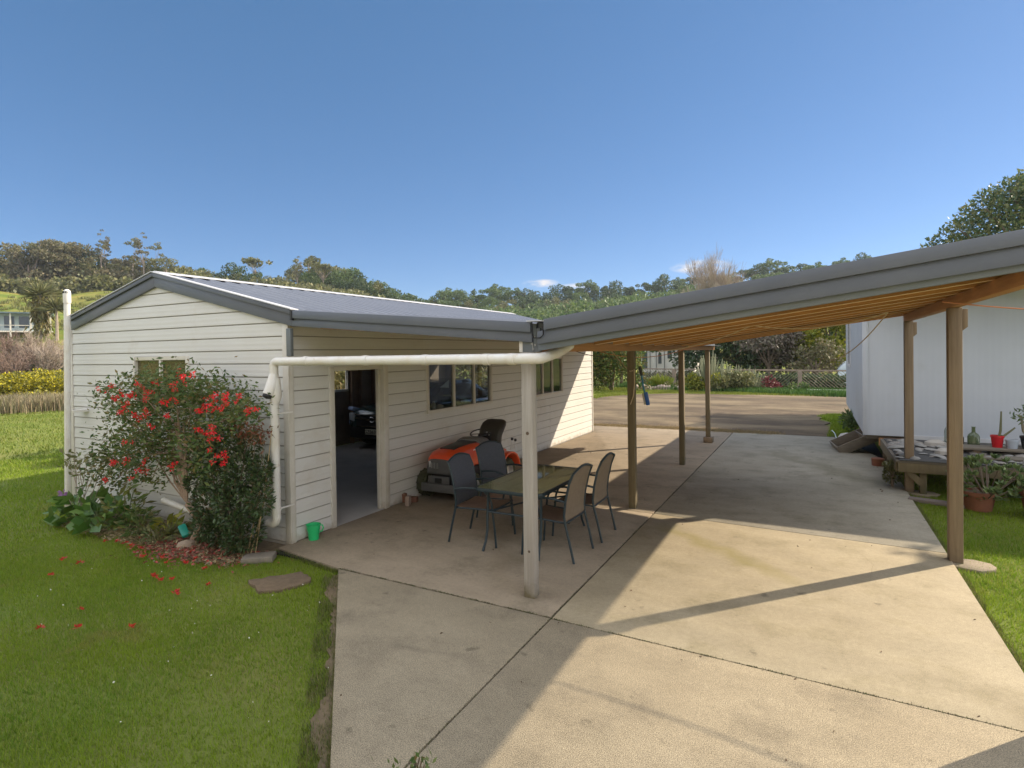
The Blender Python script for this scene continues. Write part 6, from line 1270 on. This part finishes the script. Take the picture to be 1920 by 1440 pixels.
# big leafy tree above the right end of the carport
rt_ = np.random.default_rng(301)
bg_t = empty('large_tree', (8.3, 28, 0), 'large dark leafy tree rising above the right end of the carport roof', 'tree')
cl = []
for (x, y, r_) in ((1745,452,.50),(1765,440,.55),(1790,425,.75),(1800,405,.55),(1808,388,.4),(1825,420,.9),(1840,385,.8),(1850,362,.55),(1865,410,1.2),(1875,370,1.0),(1885,350,.7),(1900,400,1.3),(1905,355,1.0),(1920,380,1.3),(1922,340,.9),(1950,360,1.4),(1960,330,1.2),(1990,380,1.6),(2000,330,1.4),(1780,455,.6),(1830,450,1.0),(1880,440,1.2),(1930,430,1.4),(1728,462,.3),(1990,440,1.6)):
    e = px3(x+8, y+6, 28+rt_.uniform(-1.2,1.2)); cl.append((np.array(e)-np.array(bg_t.location), (r_*.8, r_*.9, r_*.7)))
V, F = crown(cl, 400, .15, .5, rt_, shell=.3, jitter=.9); np_mesh('crown', V, F, leaf_mat('big_tree_leaves', [(.045,.09,.045),(.08,.13,.06),(.14,.17,.06),(.20,.19,.075),(.06,.11,.065)], .3, .4), bg_t)
mb = MB(); mb.tube([(8.3,28,-.1),(8.2,28,2.5),(8.0,28,4.5)], .3, 8, radii=[.35,.3,.2]); branchy(mb, (8.1,28,3.0), [tuple(Vector(c)+bg_t.location) for c, _ in cl[::2]], .13, rt_, n=4, sides=5); mb.build('trunk', M_bark, bg_t)
# tree right of the frame: only its shade reaches the yard
st = empty('shade_tree', (9.2, 17.2, 0), 'leafy tree standing right of the white house', 'tree')
cl = crown_clumps((-.6,-.6,6.2), (1.7,1.7,1.0), 9, rt_, (.12,.24), .6, .5); V, F = crown(cl, 50, .16, .5, rt_, shell=.3, jitter=.8); np_mesh('crown', V, F, M_lf_mid, st); mb = MB(); mb.tube([(0,0,0),(-.3,-.3,5.4)], .16, 7); branchy(mb, (-.2,-.2,4), [tuple(c) for c, _ in cl], .06, rt_, n=3, sides=5); mb.build('trunk', M_bark, st, world=False)
# overhead cable right of the frame (its soft shadow crosses the slab)
mb = MB(); mb.tube(sag((5.2,9.6,5.8),(9.5,8.0,5.4),.12), .02, 6); o = mb.build('overhead_cable', M_rope3, None); setp(o, 'dark overhead cable hanging right of the carport', 'cable')

# ------------------------------------------------------------------ lawn blades
def in_poly(x, y, poly):
    c = np.zeros(len(x), bool); j = len(poly)-1
    for i in range(len(poly)):
        xi, yi = poly[i]; xj, yj = poly[j]; c ^= ((yi > y) != (yj > y)) & (x < (xj-xi)*(y-yi)/(yj-yi+1e-12)+xi); j = i
    return c
def blades(name, x, y, h, wd, m_, label, seed, z=-.045):
    r_ = np.random.default_rng(seed); n = len(x); hh = h*(.5+.9*r_.random(n)); a = r_.random(n)*6.283; ln_ = hh*r_.uniform(.1,.9,n)
    b = np.stack([x, y, np.full(n, z)], -1); s_ = np.stack([np.cos(a+1.57), np.sin(a+1.57), np.zeros(n)], -1)*wd*(.6+.8*r_.random(n))[:,None]
    tip = b + np.stack([np.cos(a)*ln_, np.sin(a)*ln_, hh], -1); V = np.stack([b-s_, b+s_, tip], 1).reshape(-1,3); i = np.arange(n)*3
    o = np_mesh(name, V, np.stack([i,i+1,i+2],-1), m_); setp(o, label, 'grass', kind='stuff'); return o
M_blade = mat('lawn_blades', (.10,.22,.016), .65, island=[(.14,.27,.022),(.21,.32,.032),(.36,.35,.09),(.11,.23,.018)], transl=.4, spec=.12, var=(.26,.35,.03), vscale=.9, vmix=.35, tint2=(.34,.29,.09), t2scale=1.7, t2lo=.58, t2hi=.75)
def lawn_region(x0, x1, y0, y1, n, seed, excl, keep=None):
    r_ = np.random.default_rng(seed); x = r_.uniform(x0,x1,n); y = r_.uniform(y0,y1,n); ok = np.ones(n, bool)
    for p in excl: ok &= ~in_poly(x, y, p)
    if keep is not None: ok &= in_poly(x, y, keep)
    # thin, patchy growth
    f = np.sin(x*2.1+1.3*np.sin(y*1.7))*np.cos(y*2.7+np.sin(x*1.9)); ok &= r_.random(n) < (.70+.30*f); return x[ok], y[ok]
wr = random.Random(12); wa, wb = Vector((-4.30,4.27)), Vector((-1.36,1.19)); wn_ = Vector((wb-wa).yx); wn_ = Vector((wn_.x, -wn_.y)).normalized()
if wn_.x > 0: wn_ = -wn_
wp_ = []; n_w = 70
for i in range(n_w+1): t_ = i/n_w; wp_.append(tuple(wa.lerp(wb, t_) + wn_*(.02 + max(0, .075*math.sin(t_*19)*math.sin(t_*7+1)) + wr.uniform(0,.04))))
wp_ += [tuple(wb - wn_*.03), tuple(wa - wn_*.03)]
mb = MB(); mb.prism(wp_, -.10, -.030); setp(mb.build('worn_edge', M_soil), kind='structure')
EX = [wp_, [(-1.31,1.14),(-4.37,4.35),(-5.45,4.49),(-1,5)],[(-1.30,1.13),(-4.38,4.34),(-1.9,4.3),(-1.0,1.2)], pp, [(-9.2,4.66),(-9.1,4.08),(-8.4,3.98),(-7.8,4.05),(-7.2,4.0),(-6.5,3.92),(-6.0,3.88),(-5.6,4.0),(-5.4,4.4),(-5.4,4.7)], [(-10.4,4.66),(-5.4,4.66),(-5.4,15),(-10.4,15)], [(-5.9,4.4),(-5.9,30),(1.3,30),(1.3,4.4)]]
lx, ly = lawn_region(-8.6,-1.7,1.2,4.65,330000,1,EX); blades('lawn_grass', lx, ly, .030, .0022, M_blade, 'short green lawn left of the concrete path', 41)
lx, ly = lawn_region(-16,-8.6,1.2,12,200000,2,EX); blades('lawn_grass_far', lx, ly, .045, .0045, M_blade, 'green lawn beside the far corner of the garage', 42)
lx, ly = lawn_region(-36,-14,2,26,150000,3,EX); blades('lawn_grass_distant', lx, ly, .07, .012, mat('sunny_blades', (.12,.19,.02), .6, island=[(.18,.24,.03),(.25,.27,.05),(.14,.20,.025)], transl=.35), 'sunlit lawn stretching to the ditch', 43)
lx, ly = lawn_region(1.235,4.2,3.0,13,220000,4,[[(.8,13.0),(8,13.0),(8,20),(.8,20)]]); blades('lawn_grass_right', lx, ly, .038, .003, M_blade, 'green lawn right of the driveway', 44)
lx, ly = lawn_region(-.4,1.2,16.3,22,26000,5,[], [(.25,16.3),(1.1,16.3),(1.1,21.5),(.6,22),(.0,21.2),(.45,19.6),(.35,18.2)]); blades('house_side_grass', lx, ly, .10, .006, M_blade, 'grass between the gravel and the white house side', 45)
# straggly grass fringe along the slab edges
def fringe(a, b, n, sgn, seed, h=.05):
    r_ = np.random.default_rng(seed); t_ = r_.random(n); a = np.array(a); b = np.array(b); d = b-a; nn = np.array([-d[1], d[0]])/np.linalg.norm(d)*sgn
    m_ = r_.random(n) < (.55+.45*np.sin(t_*37+seed)*np.sin(t_*91)); p = a+d*t_[:,None]+nn*(np.abs(r_.normal(0,.018,n)))[:,None]; p = p[m_]; return p[:,0], p[:,1]
fx, fy = [], []
for a, b, n, sgn, sd_ in (((-4.37,4.36),(-2.0,1.86),7000,1,1),((-5.45,4.47),(-4.37,4.33),2500,-1,2),((1.24,2),(1.24,12.9),16000,-1,3)):
    q = fringe(a, b, n, sgn, sd_); fx.append(q[0]); fy.append(q[1])
r_ = np.random.default_rng(9); t_ = r_.random(9000); q = np.array(wa)+(np.array(wb)-np.array(wa))*t_[:,None]+np.array(wn_)*(r_.random(9000)*.16)[:,None]; k_ = r_.random(9000) < .55+.4*np.sin(t_*43); fx.append(q[k_,0]); fy.append(q[k_,1])
blades('edge_grass', np.concatenate(fx), np.concatenate(fy), .042, .0026, mat('edge_blades', (.09,.13,.02), .6, island=[(.20,.19,.06),(.07,.12,.02),(.28,.22,.10)], transl=.3), 'straggly grass fringing the edges of the concrete', 46)
# hairline cracks
def crack(pts, seed):
    r2 = random.Random(seed); P_ = []; 
    for a, b in zip(pts[:-1], pts[1:]):
        a = Vector(a); b = Vector(b); k = max(2, int((b-a).length/.06))
        for i in range(k): P_.append(a.lerp(b, i/k)+Vector((r2.uniform(-.008,.008), r2.uniform(-.008,.008))))
    P_.append(Vector(pts[-1])); n = len(P_); up_, dn_ = [], []
    for i, p in enumerate(P_):
        d = (P_[min(i+1,n-1)]-P_[max(i-1,0)]).normalized(); q = Vector((-d.y, d.x))*.0009*math.sin(math.pi*(i+.5)/n)*r2.uniform(.6,1.4); up_.append(p+q); dn_.append(p-q)
    mb = MB(); mb.add([(p.x,p.y,.0012) for p in up_+dn_], [(i,i+1,n+i+1,n+i) for i in range(n-1)]); setp(mb.build('crack', M_soil), kind='structure')
crack([(-2.02,2.86),(-2.20,2.62)], 1); crack([(-3.3,4.9),(-2.9,5.3),(-2.5,5.0)], 2); crack([(.3,7.5),(.5,6.8),(.42,6.2)], 4)
# moss and dirt caught in the slab joints
r_ = np.random.default_rng(5); n = 9000; t_ = r_.random(n); sel = r_.integers(0,3,n)
A_ = np.array([(-1.95,2.2),(-1.95,4.29),(-4.36,4.345)]); B_ = np.array([(-1.95,16.2),(1.22,4.20),(-1.95,4.30)]); p = A_[sel]+(B_[sel]-A_[sel])*t_[:,None]+r_.normal(0,.006,(n,2)); k_ = r_.random(n) < (.35+.35*np.sin(t_*61)*np.sin(t_*23+sel))
blades('joint_moss', p[k_,0], p[k_,1], .010, .003, mat('joint_moss_dirt', (.10,.085,.035), .9, island=[(.07,.06,.035),(.10,.13,.03),(.05,.045,.03)]), 'moss and dirt caught in the joints of the concrete', 47, z=-.004)
# clover and pebbles, small white specks in the lawn
n = 60; x = rng.uniform(-7,-2.5,n); y = rng.uniform(1.8,3.9,n); ok = np.ones(n,bool)
for p in EX: ok &= ~in_poly(x,y,p)
P = np.stack([x[ok],y[ok],np.full(ok.sum(),-.01)],-1); D = rng.normal(size=P.shape); V, F = leaves(P, D, .014, .8, rng); o = np_mesh('lawn_daisies', V, F, mat('daisy_white', (.6,.6,.5), .7)); setp(o, 'tiny white daisies and specks scattered in the lawn', 'daisies', kind='stuff')
# leaf crumbs on the concrete
n = 90; P = np.stack([rng.uniform(-4.8,1.2,n), rng.uniform(2.5,14,n), np.full(n,.004)],-1); D = rng.normal(size=P.shape); D[:,2] *= .15; V, F = leaves(P, D, .03, .5, rng, .05); o = np_mesh('leaf_crumbs', V, F, mat('dead_leaf', (.10,.06,.035), .9)); setp(o, 'small dead leaf crumbs scattered over the concrete', 'leaf litter', kind='stuff')
# leaves poking up at the lower frame edge
fl_ = empty('foreground_shrub', (-1.75, 2.18, 0), 'tip of a leafy shrub poking into the bottom edge of the picture', 'shrub')
P = []
for x, y, k in ((745,1440,7),(775,1432,12),(800,1430,12),(738,1442,5),(790,1440,12),(697,1441,4)): e = px3(x, y, 1.9); P.append(np.array(e)+rng.normal(size=(k,3))*.014)
P = np.concatenate(P)-np.array(fl_.location); V, F = leaves(P, rng.normal(size=P.shape)+np.array([0,0,.6]), .030, .5, rng, .2); np_mesh('leaves', V, F, M_lf_shrub, fl_)
mb = MB()
for q in P[::4]: mb.tube([(.02,-.3,-.02), tuple(np.array(q)*np.array([.7,.9,.5])), tuple(q)], .003, 4)
mb.build('stems', M_bark, fl_, world=False)

# bushes behind the garage, seen through its back windows
bsp = [(-13.2,9.0,-.05,1.0),(-13.6,10.6,-.05,1.15),(-13.3,12.3,-.05,1.05),(-13.8,14.2,-.05,1.1),(-9.6,18.6,-.05,1.0),(-11.6,19.4,-.05,1.1),(-9.6,20.6,-.05,1.0)]
bush_copies(bush('sunlit_bush', 0,0,0, 1.15, 1.35, 3200, .16, leaf_mat('tan_green_leaves', [(.20,.17,.06),(.34,.29,.12),(.14,.15,.05),(.40,.30,.16)], .4), 'tan and yellow green bush behind the garage, glimpsed through its back windows', 'bush', 'bushes behind the garage', 141, 12, .5), bsp)
# weathering that follows height: algae at post feet, splashed dirt at wall feet
def foot_stain(m, col, h, amt):
    nd = m.node_tree.nodes; ln = m.node_tree.links.new; b = nd['Principled BSDF']; lk = b.inputs['Base Color'].links[0].from_socket; tcn = [x for x in nd if x.type == 'TEX_COORD'][0]
    sx = nd.new('ShaderNodeSeparateXYZ'); ln(tcn.outputs['Object'], sx.inputs[0]); n = nd.new('ShaderNodeTexNoise'); n.inputs['Scale'].default_value = 9; n.inputs['Detail'].default_value = 5; ln(tcn.outputs['Object'], n.inputs['Vector'])
    a = nd.new('ShaderNodeMath'); a.operation = 'MULTIPLY_ADD'; ln(n.outputs[0], a.inputs[0]); a.inputs[1].default_value = -h*1.6; ln(sx.outputs[2], a.inputs[2])
    r_ = nd.new('ShaderNodeMapRange'); r_.inputs[1].default_value = -h*.2; r_.inputs[2].default_value = -h*.8; r_.inputs[4].default_value = amt; ln(a.outputs[0], r_.inputs[0])
    mx = nd.new('ShaderNodeMix'); mx.data_type = 'RGBA'; ln(r_.outputs[0], mx.inputs['Factor']); ln(lk, mx.inputs[6]); mx.inputs[7].default_value = (*col, 1); ln(mx.outputs[2], b.inputs['Base Color'])
foot_stain(M_timb_w, (.14,.115,.06), .30, .9); foot_stain(M_timb_g, (.09,.085,.045), .25, .7); foot_stain(M_clad, (.33,.27,.19), .16, .6); foot_stain(M_timb_b, (.10,.075,.045), .2, .6); foot_stain(M_trim, (.36,.30,.22), .16, .6); foot_stain(M_pvc, (.36,.29,.20), .25, .4)
for y, z, r_ in ((4.556,1.48,.016),(4.556,.42,.012)):
    kn = MB(); kn.lathe([(0,.0015),(r_*.6,.0012),(r_,0)], (-2.275,y+.0015,z), 12, rot=rotm(R(90))); kn.build('knot', mat('dark_knot', (.10,.065,.045), .8) if 'dark_knot' not in bpy.data.materials else bpy.data.materials['dark_knot'], patio)
# ------------------------------------------------------------------ air
hm_ = bpy.data.materials.new('thin_air'); hm_.use_nodes = True; nd = hm_.node_tree.nodes; nd.clear(); ho = nd.new('ShaderNodeOutputMaterial'); pv = nd.new('ShaderNodeVolumePrincipled')
pv.inputs['Color'].default_value = (.80,.87,.95,1); pv.inputs['Density'].default_value = .00025; pv.inputs['Anisotropy'].default_value = .2; hm_.node_tree.links.new(pv.outputs[0], ho.inputs['Volume'])
mb = MB(); mb.box(-1250,1250,-1250,1250,-120,90); o = mb.build('haze', hm_); setp(o, 'thin pale air over the whole valley', 'haze', kind='stuff')
